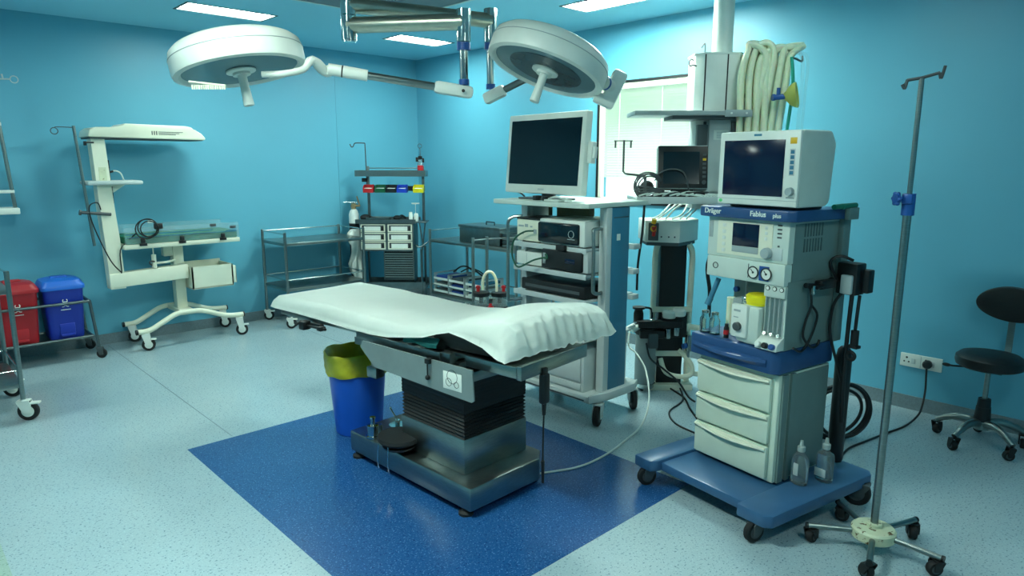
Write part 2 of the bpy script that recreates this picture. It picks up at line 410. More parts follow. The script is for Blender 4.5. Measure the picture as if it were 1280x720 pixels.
def lamp_head(c, ax, Rr, inner):
    ax = V(ax).normalized()     # points down, out of the lens
    sh = MB()
    sh.lathe([(Rr*.55, -.105), (Rr*.80, -.10), (Rr*.90, -.085), (Rr*.975, -.062), (Rr, -.03), (Rr, .04), (Rr*.985, .056), (Rr*.91, .062), (Rr*.87, .05), (Rr*.86, .04), (.02, .04)], c, 56, ax)
    hd = obj('lamp_head', sh, 'white', SL)
    seam = MB(); seam.ring(c+ax*-.025, Rr*1.0, .0022, ax, 56, 6); obj('shell_seam', seam, 'grey', hd)
    l = MB(); l.lathe([(.02, .034), (Rr*.865, .034), (Rr*.865, .046), (.02, .046)], c, 48, ax); obj('lens', l, 'lens', hd)
    if inner:
        u = ax.orthogonal().normalized(); v = ax.cross(u)
        ls = MB(); ls.lathe([(.05, .0465), (Rr*.62, .0465), (Rr*.62, .049), (.05, .049)], c, 48, ax); obj('inner_reflector', ls, 'lens2', hd)
    hb = MB(); hb.lathe([(.02, .05), (.075, .05), (.075, .058), (.045, .062), (.045, .075), (.02, .075)], c, 24, ax); obj('handle_mount', hb, 'white', hd)
    h = MB(); h.lathe([(.024, .06), (.022, .13), (.027, .225), (.025, .232), (.0, .233)], c, 20, ax); obj('sterile_handle', h, 'white', hd)
    return hd
hd = lamp_head(c1, RT*.20 - FW*.06 + UP*-.97, .335, False)
# grip rail under the left-hand lamp
gp = c1+RT*-.02+FW*-.322+UP*-.150
g = MB()
g.cyl(gp-RT*.10+UP*.01, gp+RT*.075-UP*.008, .005)
for k in range(15): g.cyl(gp+RT*(-.085+.011*k)+UP*(-.005), gp+RT*(-.085+.011*k)+UP*(-.026), .0042, seg=8)
obj('grip_rail', g, 'cream', hd)
# arm and yoke of the right-hand lamp
e2 = R(2.93, 3.29, 2.05); d2 = (R(3.06, 3.02, 2.175)-e2).normalized()
c2 = R(2.835, 2.705, 2.19)
el = MB(); sd = V((-d2.y, d2.x, 0)).normalized(); el.obox(e2+d2*.03, d2, sd, d2.cross(sd), .075, .033, .036, .02); obj('elbow', el, 'white', SL)
far = R(3.30, 2.58, 2.26)
obj('spring_arm', MB().cyl(e2+d2*.08, e2+d2*.26, .021, seg=18), 'dsteel', SL)
sl = MB(); sl.cyl(e2+d2*.25, e2+d2*.36, .028, .03, seg=18); sl.tube([e2+d2*.34, R(3.12, 2.84, 2.20), R(3.19, 2.66, 2.15), R(3.20, 2.55, 2.09)], .026, 14); obj('arm_sleeve', sl, 'white', SL)
yk = MB(); yc = R(3.165, 2.505, 2.065); a1 = (RT*.42+UP*.9).normalized(); a2 = FW; yk.obox(yc, a1, a2, a1.cross(a2), .095, .04, .042, .018)
yk.obox(yc+a1*-.08+RT*-.02, a1, a2, a1.cross(a2), .03, .036, .06, .012); obj('yoke', yk, 'white', SL)
ax2 = (RT*-.33 - FW*.17 + UP*-.90).normalized()
rim = c2 + (RT*.94+UP*-.33).normalized()*.33
obj('yoke_stub', MB().cyl(rim, yc+a1*.0, .034, .03, seg=18), 'white', SL)
obj('blue_collar', MB().cyl(rim+(yc-rim)*.05, rim+(yc-rim)*.16, .037, seg=18), 'seal_blue', SL)
lamp_head(c2, ax2, .335, True)

# ================================================================ operating table
OT = thing('operating_table', 'operating table with steel pedestal base and black bellows on the blue floor', 'operating table', (2.12, 2.78, 0), 2)
b = MB(); b.prism([(-.26, -.51), (.22, -.51), (.30, -.44), (.30, .0), (.26, .04), (.26, .51), (-.26, .51)], .035, .155, 'z', .012)
obj('base', b, 'steel', OT)
b = MB(); b.box(-.235, .265, -.47, .47, .02, .036); obj('base_skirt', b, 'black', OT)
for x, y in ((-.235, -.45), (-.235, .46), (.235, .46), (.235, -.43)):
    obj('foot', MB().lathe([(.036, 0), (.036, .014), (.02, .022), (.02, .036)], (x, y, 0), 18), 'rubber', OT)
p = MB(); p.box(-.185, .25, -.385, .115, .155, .335, .006); obj('pedestal', p, 'steel', OT)
bo = MB(); rings = []
n = 15
for i in range(n*2+1):
    z = .335+(.615-.335)*i/(n*2); k = .0 if i % 2 == 0 else -.010
    if i > n*2*.45: k *= .18
    x0, x1, y0, y1 = -.182-k*0+(-k), .247+k, -.382-k, .112+k
    rings.append([(x0, y0, z), (x1, y0, z), (x1, y1, z), (x0, y1, z)])
bo.loft(rings); obj('bellows', bo, 'bellows', OT, sharp=20)
f = MB(); f.box(-.19, .255, -.39, .125, .615, .665, .004); obj('column_cap', f, 'steel', OT)
sp = MB(); sp.box(-.14, .2, -.30, .09, .665, .69); obj('column_neck', sp, 'black', OT)
# pump, lever and pedal on the base
pm = MB(); pm.lathe([(.04, .155), (.04, .165), (.03, .168), (.03, .215), (.034, .217), (.034, .225), (.012, .228), (.012, .26), (.016, .262), (.016, .272)], (-.225, .33, 0), 20); pm.cyl((-.175, .33, .155), (-.175, .33, .215), .012); obj('brake_pump', pm, 'chrome', OT)
lv = MB(); lv.lathe([(.05, .155), (.05, .162), (.014, .164), (.014, .19)], (-.03, .37, 0), 20); lv.cyl((-.03, .37, .185), (-.065, .385, .262), .005); lv.ball((-.066, .3855, .264), .008); obj('release_lever', lv, 'chrome', OT)
T = Matrix.Translation((-.215, .10, 0)) @ Matrix.Rotation(math.radians(-8), 4, 'Z')
pd = MB(T); pd.lathe([(.02, .20), (.105, .202), (.115, .215), (.11, .232), (.02, .238)], (0, 0, 0), 30, sx=1.0, sy=1.05); pd.box(-.02, .06, -.06, .06, .156, .205, .01)
pdl = obj('foot_pedal', pd, 'rubber', OT)
pd = MB(T); pd.lathe([(.02, .175), (.085, .178), (.09, .19), (.02, .195)], (-.01, -.02, 0), 26); obj('pedal_plate', pd, 'black', pdl)
gd = MB(T); gd.tube([(-.112, .02, .2), (-.118, .02, .12), (-.112, .02, .07)], .0035, 6); gd.tube([(-.09, -.045, .2), (-.096, -.05, .12), (-.09, -.05, .06)], .0035, 6); obj('pedal_guard', gd, 'chrome', pdl)
# table top: frame turned a little against the base
TT = OT.matrix_basis.inverted() if False else (Matrix.Translation((2.12, 2.78, 0)) @ Matrix.Rotation(math.radians(2), 4, 'Z')).inverted() @ (Matrix.Translation((2.0, 2.05, 0)) @ Matrix.Rotation(math.radians(6.9), 4, 'Z'))
f = MB(TT)
f.box(0, .52, 0, .03, .70, .765, .004); f.box(0, .025, .03, .34, .705, .757, .003); f.box(.50, .525, .03, .5, .705, .757, .003); f.box(.02, .5, .03, .5, .735, .752)
obj('head_frame', f, 'steel', OT)
f = MB(TT); f.box(-.0, .53, .44, 1.12, .69, .735, .004); f.box(.02, .5, .4, 1.2, .66, .70)
for y in (.42, .60, .72): f.box(-.02, .02, y, y+.07, .70, .752, .004)
f.box(-.03, -.012, .48, 1.12, .715, .75, .003)
obj('seat_frame', f, 'dsteel', OT)
f = MB(TT)
f.box(.0, .53, 1.1, 1.86, .752, .772); f.box(-.02, .0, 1.0, 1.86, .74, .775, .003); f.box(.53, .55, 1.05, 1.86, .735, .77, .003)
obj('leg_frame', f, 'steel', OT)
f = MB(TT); f.box(.015, .05, 1.02, 1.06, .55, .74, .004); f.box(.0, .06, 1.0, 1.08, .50, .56, .006); obj('support_post', f, 'steel', OT)
f = MB(TT); f.box(-.05, -.02, 1.42, 1.52, .725, .745, .004); f.cyl((-.055, 1.36, .728), (-.055, 1.66, .722), .008); f.box(-.075, -.035, 1.38, 1.42, .715, .74, .006); f.box(-.085, -.03, 1.53, 1.58, .70, .75, .008); f.cyl((-.12, 1.55, .735), (-.04, 1.62, .735), .006)
obj('rail_clamp', f, 'black', OT)
# steel skirt plate hanging from the seat rail with a clamp and a sticker
f = MB(TT)
f.prism([(.225, .575), (.235, .72), (1.02, .725), (1.04, .69), (.93, .60), (.24, .565)], -.066, -.058, 'x')
sk = obj('side_plate', f, 'plate', OT)
f = MB(TT); f.box(-.068, -.066, .30, .42, .60, .685, .006)
st = obj('sticker', f, 'paper', sk)
f = MB(TT)
for y0, y1, z0, z1 in ((.315, .35, .615, .645), (.36, .405, .62, .65), (.32, .4, .66, .668)):
    f.ring((-.0685, (y0+y1)/2, (z0+z1)/2), (y1-y0)/2.4, .0012, (1, 0, 0), 14, 4)
obj('sticker_print', f, 'ink', st)
f = MB(TT); f.box(-.085, -.05, .50, .53, .70, .725, .004); f.cyl((-.078, .515, .70), (-.078, .515, .635), .004); f.ball((-.078, .515, .632), .013); obj('plate_clamp', f, 'black', sk)
# mattress sections
ms = MB(TT); ms.prism([(.15, .87), (.13, .765), (.46, .757), (.60, .80), (.54, .835)], .03, .60, 'x', .012); obj('head_mattress', ms, 'pad', OT)
ms = MB(TT); ms.box(.03, .6, .50, 1.08, .737, .79, .015); obj('seat_mattress', ms, 'pad', OT)
ms = MB(TT); ms.box(.03, .6, 1.10, 1.85, .775, .825, .015); obj('leg_mattress', ms, 'pad', OT)
dr = MB(TT); dr.grid([[(.00, y, .812-.02*math.sin((y-.5)*7)), (.015, y, .80), (-.01, y, .775), (-.012, y, .757+.005*math.sin(y*40))] for y in [.52+.03*i for i in range(9)]]); dr = obj('liner_fold', dr, 'teal', OT, solid=.003)
# handset hanging from the head rail
hs = MB(TT); hs.box(.14, .19, -.02, .015, .555, .70, .012); hs.cyl((.165, -.002, .556), (.165, -.002, .50), .012, .008); hs.box(.15, .18, -.012, .008, .69, .725, .003)
hs = obj('handset', hs, 'black', OT)
hc = MB(TT); hc.tube([(.165, -.002, .52), (.163, .0, .4), (.165, .002, .28), (.166, .003, .26)], .004, 8); hc.cyl((.166, .003, .27), (.168, .003, .16), .009, .006); obj('handset_cord', hc, 'black', hs)

# ---------------------------------------------------------------- bed sheet
SH = MB(Matrix.Translation((2.0, 2.05, 0)) @ Matrix.Rotation(math.radians(6.9), 4, 'Z'))
st = [  # y, left hem x, hem z, top z, crown, right hem z
 (1.955, -.03, .775, .79, .0, .78), (1.95, -.03, .775, .815, .0, .79), (1.925, -.035, .775, .84, .0, .79), (1.88, -.04, .775, .85, .0, .78), (1.7, -.035, .772, .85, .0, .77), (1.45, -.03, .765, .848, 0, .77), (1.2, -.03, .756, .842, 0, .77), (1.0, -.035, .757, .834, 0, .77),
 (.85, -.035, .765, .832, 0, .78), (.72, -.03, .785, .836, .002, .79), (.60, -.03, .805, .846, .006, .80), (.50, -.03, .838, .868, .012, .82), (.42, -.025, .858, .89, .02, .83), (.32, -.03, .848, .915, .026, .83), (.20, -.035, .825, .93, .03, .83), (.10, -.04, .81, .937, .03, .83),
 (.03, -.045, .802, .93, .03, .825), (-.02, -.05, .80, .905, .03, .82), (-.045, -.055, .80, .865, .02, .818), (-.06, -.06, .798, .825, .008, .815), (-.065, -.06, .797, .80, .0, .81)]
import bisect
def stn(y):
    ys = [s[0] for s in st]
    for a, b in zip(st, st[1:]):
        if b[0] <= y <= a[0]:
            u = (a[0]-y)/(a[0]-b[0]); return [a[i]+(b[i]-a[i])*u for i in range(6)]
    return list(st[-1])
rows = []
YS = []
for a, b in zip(st, st[1:]):
    n = max(1, int(abs(a[0]-b[0])/.02)); n = max(n, 5 if a[0] < .05 else 1)
    YS += [a[0]+(b[0]-a[0])*i/n for i in range(n)]
YS.append(st[-1][0])
for y in YS:
    _, hx, hz, tz, cr, rz = stn(y)
    W = .60+.05*max(0, min(1, (.6-y)/.6)); row = []
    row.append((hx, y, hz)); row.append((hx+.004, y, hz+(tz-hz)*.35)); row.append((hx+.012, y, hz+(tz-hz)*.7)); row.append((.002, y, tz-.006))
    NX = 60
    for i in range(NX+1):
        u = i/NX; x = .015+(W-.015)*u
        wr = .0016*math.sin(9*x+14*y)+.0012*math.sin(23*y-11*x)
        if y < .13:       # gathers at the head end
            k = max(0, min(1, (.13-y)/.13)); wr += k*(.006*math.sin(41*x+19*y+2.2*math.sin(9*x))+.005*math.sin(83*x-31*y+3*math.sin(13*x+1))+.003*math.sin(131*x+60*y))*(.4+.6*math.sin(PI*min(1, u*1.1))**2)
        row.append((x, y-(.007*math.sin(47*x+2*math.sin(11*x)+30*y)+.006*math.sin(29*x+1)+.004*math.sin(103*x-20*y))*max(0, min(1, (.04-y)/.06))*(.35 if y < -.055 else 1), tz+cr*math.sin(PI*min(1, u*1.02))+wr))
    row += [(W+.018, y, rz+(tz-rz)*.6), (W+.026, y, rz+(tz-rz)*.25), (W+.028, y, rz)]
    ke = max(0, min(1, (.20-y)/.22))
    row = [(a, b+ke*(.085-.13*max(a, 0)), c) for a, b, c in row]
    row[0] = (row[0][0]-.03*ke, row[0][1], row[0][2]); row[1] = (row[1][0]-.02*ke, row[1][1], row[1][2]); row[2] = (row[2][0]-.008*ke, row[2][1], row[2][2])
    rows.append(row)
SH.grid(rows)
o = obj('bed_sheet', SH, 'sheet', sharp=180, solid=.003)
tag(o, 'white cotton sheet draped over the operating table', 'sheet')

# ---------------------------------------------------------------- waste bin with a yellow liner
T0 = thing('waste_bin', 'round blue waste bin lined with a yellow bag beside the operating table', 'bin', (2.085, 3.59, 0), 0)
b = MB(); b.lathe([(.02, .004), (.135, 0), (.142, .008), (.178, .46), (.184, .465), (.184, .475), (.172, .475), (.136, .02), (.02, .02)], seg=40); obj('bucket', b, 'blue_bin', T0)
b = MB(); rings = []
pr = [(.183, .385), (.186, .395), (.19, .43), (.192, .47), (.196, .505), (.187, .52), (.176, .51), (.160, .45), (.146, .30), (.130, .12), (.0, .10)]
for k, (r, z) in enumerate(pr):
    rings.append([((r+ (.003*math.sin(7*a+k)+.003*math.sin(13*a+2*k))*(k < 8))*math.cos(a), (r+(.003*math.sin(7*a+k)+.003*math.sin(13*a+2*k))*(k < 8))*math.sin(a), z+(.006*math.sin(3*a+1)+.003*math.sin(8*a+k))*(k < 7)) for a in [2*PI*i/56 for i in range(56)]] if r > 0 else [(.004*math.cos(2*PI*i/56), .004*math.sin(2*PI*i/56), z) for i in range(56)])
b.loft(rings, cap=False); obj('bin_liner', b, 'liner', T0, sharp=60)
# ================================================================ infant warmer by the left wall
W = thing('infant_warmer', 'cream infant warmer with overhead heater canopy standing against the left wall', 'infant warmer', (2.05, 6.66, 0))
def wl(x): return x-2.05
for y in (-.21, .21):
    q = MB(); q.tube([(wl(1.60), y, .175), (wl(1.70), y, .18), (wl(1.82), y, .24), (wl(1.93), y, .292), (wl(2.05), y, .30), (wl(2.17), y, .285), (wl(2.33), y, .225), (wl(2.42), y, .205), (wl(2.53), y, .20)], .023, 12)
    lg = obj('base_leg', q, 'cream', W)
    c = MB(); c.cyl((wl(1.585), y, .1745), (wl(1.602), y, .175), .024); c.cyl((wl(2.528), y, .20), (wl(2.54), y, .20), .024); obj('end_cap', c, 'black', lg)
    for x, h in ((wl(1.66), .165), (wl(2.49), .185)):
        caster(W, x, y, .055, h, 160, 'white', 'rubber', .026, 'white', True)
q = MB(); q.box(wl(1.98), wl(2.10), -.2, .2, .27, .31, .006); obj('cross_bar', q, 'cream', W)
q = MB(); q.box(wl(1.995), wl(2.085), -.05, .05, .29, .92, .006); q.box(wl(1.92), wl(2.0), -.04, .04, .80, .92, .006); obj('lift_column', q, 'cream', W)
q = MB(); q.prism([(wl(1.44), .58), (wl(2.08), .60), (wl(2.08), .73), (wl(1.44), .70)], -.17, -.07, 'y', .006); obj('side_beam', q, 'cream', W)
# rear column leaning a touch, with heater canopy
q = MB()
for s in (0,):
    rings = []
    for z, x0, x1 in ((.57, 1.445, 1.56), (1.0, 1.435, 1.55), (1.25, 1.425, 1.535), (1.85, 1.41, 1.51)):
        rings.append([(wl(x0), -.16, z), (wl(x1), -.16, z), (wl(x1), -.03, z), (wl(x0), -.03, z)])
    q.loft(rings)
cl = obj('column', q, 'cream', W)
q = MB(); q.box(wl(1.445), wl(1.50), -.1625, -.16, 1.45, 1.60); obj('faded_label', q, 'worn', cl)
q = MB(); q.box(wl(1.522), wl(1.53), -.15, -.06, 1.48, 1.66); q.box(wl(1.53), wl(1.54), -.14, -.07, 1.30, 1.44); obj('column_slot', q, 'black', cl)
q = MB()
q.prism([(wl(1.385), 1.845), (wl(2.30), 1.835), (wl(2.315), 1.85), (wl(2.28), 1.895), (wl(2.22), 1.915), (wl(2.20), 1.945), (wl(2.15), 1.955), (wl(1.66), 1.96), (wl(1.62), 1.925), (wl(1.44), 1.925), (wl(1.40), 1.90)], -.20, .14, 'y', .010)
cn = obj('heater_canopy', q, 'cream', W)
q = MB(); q.box(wl(1.40), wl(2.29), -.185, .125, 1.83, 1.843, .003); obj('canopy_underside', q, 'dgrey', cn)
q = MB()
for i in range(3): q.box(wl(1.865+.018*i), wl(1.873+.018*i), -.2015, -.199, 1.872, 1.905)
for i in range(3): q.box(wl(1.92), wl(2.06+.03*i), -.2015, -.199, 1.874+.011*i, 1.879+.011*i)
obj('canopy_print', q, 'dgrey', cn)
q = MB(); q.tube([(wl(1.43), -.16, 1.80), (wl(1.38), -.17, 1.80), (wl(1.365), -.17, 1.79)], .007, 8); q.box(wl(1.355), wl(1.375), -.185, -.155, 1.775, 1.81, .004); obj('rail_hook', q, 'black', W)
q = MB(); q.box(wl(1.34), wl(1.755), -.24, .05, 1.455, 1.49, .014); sh = obj('monitor_shelf', q, 'lgrey', W)
q = MB(); q.prism([(wl(1.52), 1.455), (wl(1.64), 1.455), (wl(1.52), 1.375)], -.14, -.05, 'y'); obj('shelf_bracket', q, 'cream', sh)
q = MB(); q.tube([(wl(1.54), -.1, 1.56), (wl(1.58), -.1, 1.57), (wl(1.62), -.1, 1.55), (wl(1.64), -.1, 1.49)], .006, 8); obj('shelf_cable', q, 'cable_w', sh)
q = MB(); q.cyl((wl(1.54), -.1, 1.56), (wl(1.565), -.1, 1.566), .009); obj('cable_plug', q, 'black', sh)
# cradle
q = MB(); q.box(wl(1.56), wl(2.55), -.22, .22, .905, .945, .008); cr = obj('bed_tray', q, 'cream', W)
q = MB(); q.box(wl(1.58), wl(2.53), -.21, .20, .945, 1.012, .012); obj('mattress', q, 'green', cr)
q = MB(); q.box(wl(1.57), wl(2.54), -.222, -.217, .948, 1.09); q.box(wl(1.57), wl(2.54), .217, .222, .948, 1.09); q.box(wl(2.54), wl(2.545), -.222, .222, .948, 1.06); obj('side_wall', q, 'clear', cr)
q = MB(); q.box(wl(1.58), wl(2.30), -.2245, -.222, 1.028, 1.036); q.box(wl(1.58), wl(2.52), -.2245, -.222, 1.004, 1.010); q.box(wl(2.42), wl(2.52), -.2245, -.222, 1.012, 1.020); obj('wall_edge_strip', q, 'panel_blue', cr)
for x in (1.68, 2.0, 2.36):
    q = MB(); q.box(wl(x), wl(x+.06), -.235, -.22, .93, .955, .004); q.box(wl(x+.012), wl(x+.048), -.238, -.22, .955, .995, .006); obj('latch', q, 'black', cr)
for x, z in ((2.28, 1.062), (2.46, 1.035)):
    q = MB(); q.box(wl(x), wl(x+.055), -.228, -.222, z, z+.024, .005); obj('wall_grip', q, 'dgrey', cr)
# drawer box
q = MB()
x0, x1, y0, y1 = wl(2.09), wl(2.46), -.22, .10
q.box(x0, x1, y0, y0+.012, .50, .70); q.box(x0, x1, y1-.012, y1, .50, .72); q.box(x0, x0+.012, y0, y1, .50, .70); q.box(x1-.012, x1, y0, y1, .50, .70); q.box(x0, x1, y0, y1, .495, .507)
db = obj('storage_drawer', q, 'cream', W)
q = MB(); q.box(x1, x1+.03, y0-.004, y0+.006, .52, .68, .002); q.box(x1+.022, x1+.03, y0-.004, .03, .52, .68, .002); obj('drawer_handle', q, 'cream', db)
q = MB(); q.box(x1+.002, x1+.02, y0-.002, y0+.01, .57, .67, .003); obj('drawer_latch', q, 'black', db)
# pendant valve below the cradle
q = MB(); q.cyl((wl(1.80), -.16, .905), (wl(1.80), -.16, .84), .005); q.cyl((wl(1.80), -.16, .84), (wl(1.80), -.16, .72), .02); q.tube([(wl(1.80), -.16, .765), (wl(1.9), -.16, .765), (wl(1.99), -.1, .77)], .01, 8); obj('tilt_crank', q, 'cream', W)
q = MB(); q.tube([(wl(1.80), -.18, .78), (wl(1.765), -.18, .785), (wl(1.76), -.18, .765), (wl(1.775), -.18, .75)], .007, 8); obj('crank_knob', q, 'black', W)
# drip pole clamped to the column
q = MB(); q.cyl((wl(1.355), -.16, .955), (wl(1.30), -.16, 1.93), .012, seg=12)
pl_ = obj('drip_pole', q, 'steel', W)
q = MB(); q.tube([(wl(1.30), -.16, 1.915), (wl(1.22), -.16, 1.918), (wl(1.17), -.16, 1.915)], .0035, 6); q.ring((wl(1.165), -.16, 1.885), .025, .0035, (0, 1, 0)); obj('drip_hook', q, 'dgrey', pl_)
q = MB(); q.cyl((wl(1.29), -.17, 1.235), (wl(1.50), -.17, 1.21), .013); q.cyl((wl(1.27), -.17, 1.237), (wl(1.285), -.17, 1.235), .022); obj('pole_clamp', q, 'dgrey', pl_)
q = MB()
for i in range(3):
    q.ring((wl(1.74)+.012*i, -.24-.006*i, 1.075+.012*(i % 2)), .085-.008*i, .005, (.15*i, 1, .1))
q.tube([(wl(1.66), -.25, 1.05), (wl(1.60), -.20, .98), (wl(1.54), -.175, .90), (wl(1.535), -.172, .72), (wl(1.53), -.168, .715)], .005, 8)
q.tube([(wl(1.53), -.168, .715), (wl(1.46), -.175, .82), (wl(1.38), -.18, 1.05), (wl(1.345), -.18, 1.20), (wl(1.35), -.175, 1.29), (wl(1.41), -.165, 1.31), (wl(1.43), -.162, 1.25)], .005, 8)
cb = obj('probe_cable', q, 'black', W)
q = MB(); q.box(wl(1.80), wl(1.87), -.265, -.235, 1.07, 1.12, .008); obj('probe_plug', q, 'black', cb)
q = MB(); q.box(wl(1.75), wl(1.80), -.262, -.24, 1.125, 1.15, .008); obj('probe_tip', q, 'white', cb)

# ---------------------------------------------------------------- cut-off unit at the left edge
U = thing('infant_warmer', 'white equipment unit with a drip pole cut off by the left edge of the photo', 'infant warmer', (.70, 6.74, 0))
q = MB(); q.box(-.55, .195, -.12, .10, 1.235, 1.285, .008); obj('tray', q, 'white', U)
q = MB(); q.prism([(-.28, 1.285), (.075, 1.285), (.06, 1.50), (.04, 1.70), (-.28, 1.70)], -.03, .09, 'y', .006); obj('back_panel', q, 'white', U)
q = MB(); q.box(-.62, -.50, -.05, .05, .05, 1.24, .006); obj('column', q, 'cream', U)
q = MB(); q.box(-.80, -.40, -.19, -.15, .02, .07, .006); q.box(-.80, -.40, .15, .19, .02, .07, .006); q.box(-.62, -.50, -.19, .19, .03, .08, .006); obj('base', q, 'cream', U)
for x in (-.77, -.43):
    for y in (-.17, .17): obj('foot', MB().lathe([(.03, 0), (.03, .02), (.02, .03)], (x, y, 0), 16), 'rubber', U)
q = MB(); q.cyl((.172, -.07, 1.285), (.125, -.07, 2.14), .014); q.cyl((.118, -.07, 2.26), (.125, -.07, 2.13), .02); pp = obj('drip_pole', q, 'steel', U)
q = MB(); q.tube([(.10, -.07, 2.27), (.24, -.07, 2.275)], .006, 6); q.ring((.27, -.07, 2.275), .026, .004, (0, 1, 0)); q.cyl((.2, -.07, 2.27), (.195, -.07, 2.31), .006); obj('drip_hook', q, 'lgrey', pp)
for z, l in ((1.92, .0), (1.40, .03)):
    q = MB(); q.box(.02, .15+l, -.085, -.055, z, z+.025, .005); obj('pole_clamp', q, 'white', pp)

# ---------------------------------------------------------------- bin rack with the two pedal bins
K = thing('bin_trolley', 'steel tube rack on small casters carrying the red and blue pedal bins', 'trolley', (.90, 6.68, 0))
def kx(x): return x-.90
f = MB()
fr, bk = -.20, .19
for y in (fr, bk):
    f.cyl((kx(.35), y, .20), (kx(1.27), y, .20), .012); 
f.cyl((kx(.35), fr, .50), (kx(1.27), fr, .50), .012); f.cyl((kx(.35), bk, .50), (kx(1.27), bk, .50), .012)
for x in (.35, 1.27): 
    f.cyl((kx(x), fr, .20), (kx(x), bk, .20), .012); f.cyl((kx(x), fr, .50), (kx(x), bk, .50), .012)
obj('rails', f, 'dsteel', K)
f = MB(); f.box(kx(.36), kx(1.26), fr, bk, .192, .199); obj('shelf', f, 'dsteel', K)
for x in (.35, 1.27):
    for y in (fr, bk):
        f = MB(); f.cyl((kx(x+.035*(1 if x > 1 else -1)), y, .09), (kx(x), y, .50), .012); obj('leg', f, 'dsteel', K)
        caster(K, kx(x+.035*(1 if x > 1 else -1)), y, .04, .10, 150, 'dgrey', 'rubber', .025, 'black')
def biohazard(c, r, name, m, parent):
    q = MB(); x, y, z = c
    P = lambda u, w_: (x+u, y, z+w_)
    for k in range(3):
        a = PI/2+2*PI*k/3; cx, cz = .62*r*math.cos(a), .62*r*math.sin(a)
        q.tube([P(cx+.46*r*math.cos(a+g), cz+.46*r*math.sin(a+g)) for g in [math.radians(38+284*i/18) for i in range(19)]], [.05*r]+[.10*r]*5+[.16*r]*7+[.10*r]*5+[.05*r], 6, smooth=False)
    q.tube([P(.42*r*math.cos(2*PI*i/24), .42*r*math.sin(2*PI*i/24)) for i in range(24)], .06*r, 5, closed=True, smooth=False); q.box(x-r, x+r, y-.001, y+.001, z-1.55*r, z-1.38*r)
    return obj(name, q, m, parent)
def pedal_bin(x, col, lid, label):
    B = thing('pedal_bin', label, 'bin', (x, 6.65, .2), 0)
    q = MB(); rings = []
    for z, hx, hy in ((0, .120, .125), (.02, .125, .13), (.40, .145, .15), (.415, .15, .155)):
        rr = []
        for i in range(32):
            a = 2*PI*i/32; c, s_ = math.cos(a), math.sin(a); p = .28
            rr.append((hx*math.copysign(abs(c)**p, c), hy*math.copysign(abs(s_)**p, s_), z))
        rings.append(rr)
    q.loft(rings); bd = obj('body', q, col, B)
    q = MB(); rings = []
    for z, k in ((.415, 1.06), (.44, 1.07), (.452, 1.03), (.485, .9), (.50, .62)):
        rings.append([(.15*k*math.copysign(abs(math.cos(a))**.3, math.cos(a)), .155*k*math.copysign(abs(math.sin(a))**.3, math.sin(a)), z) for a in [2*PI*i/32 for i in range(32)]])
    q.loft(rings); q.box(-.06, .06, -.01, .05, .49, .512, .008); obj('lid', q, lid, B)
    q = MB(); q.box(-.055, .055, -.142, -.128, .03, .13, .006); q.box(-.05, .05, -.15, -.13, .02, .045, .006); obj('pedal', q, col, B)
    biohazard((0, -.150, .30), .035, 'biohazard_mark', 'paper', bd)
    return B
pedal_bin(1.10, 'bin_deep', 'bin_lid', 'blue pedal bin with a white biohazard mark on the steel rack')
pedal_bin(.78, 'red_bin', 'red_bin', 'red pedal bin with a white biohazard mark on the steel rack')

# ---------------------------------------------------------------- instrument trolleys
def trolley(label, loc, rot, Lx, Ly, ztop, zlow, hr, cr, group=None, cy=150):
    T0 = thing('instrument_trolley', label, 'trolley', loc, rot, group)
    for x in (0, Lx):
        for y in (0, Ly):
            f = MB(); f.cyl((x, y, cr*2.2), (x, y, hr+.015), .0145, seg=14); obj('leg', f, 'steel', T0)
            caster(T0, x, y, cr, cr*2.3, cy, 'white', 'rubber', .03, 'white', True)
    for z in (ztop, zlow):
        f = MB(); f.box(.0, Lx, .0, Ly, z-.012, z, .004); f.box(0, Lx, -.006, .006, z-.03, z, .003); f.box(0, Lx, Ly-.006, Ly+.006, z-.03, z, .003); f.box(-.006, .006, 0, Ly, z-.03, z, .003); f.box(Lx-.006, Lx+.006, 0, Ly, z-.03, z, .003)
        obj('shelf', f, 'steel', T0)
        f = MB(); zz = hr if z == ztop else z+.085
        f.cyl((0, 0, zz), (0, Ly, zz), .0065); f.cyl((Lx, 0, zz), (Lx, Ly, zz), .0065); f.cyl((0, Ly, zz), (Lx, Ly, zz), .0065)
        if z != ztop: f.cyl((0, 0, zz), (Lx, 0, zz), .005)
        obj('guard_rail', f, 'chrome', T0)
    return T0
trolley('two-tier steel trolley with white casters at left foreground edge', (-.33, 5.20, 0), 0, .92, .62, .86, .25, .96, .062)
trolley('empty two-tier steel trolley between the infant warmer and the drawer cart', (2.96, 6.37, 0), 0, .88, .52, .855, .40, .945, .05)
TB = trolley('steel trolley along right wall holding the instrument box and file trays', (4.24, 5.72, 0), -90, 1.3, .50, .86, .30, .95, .05)
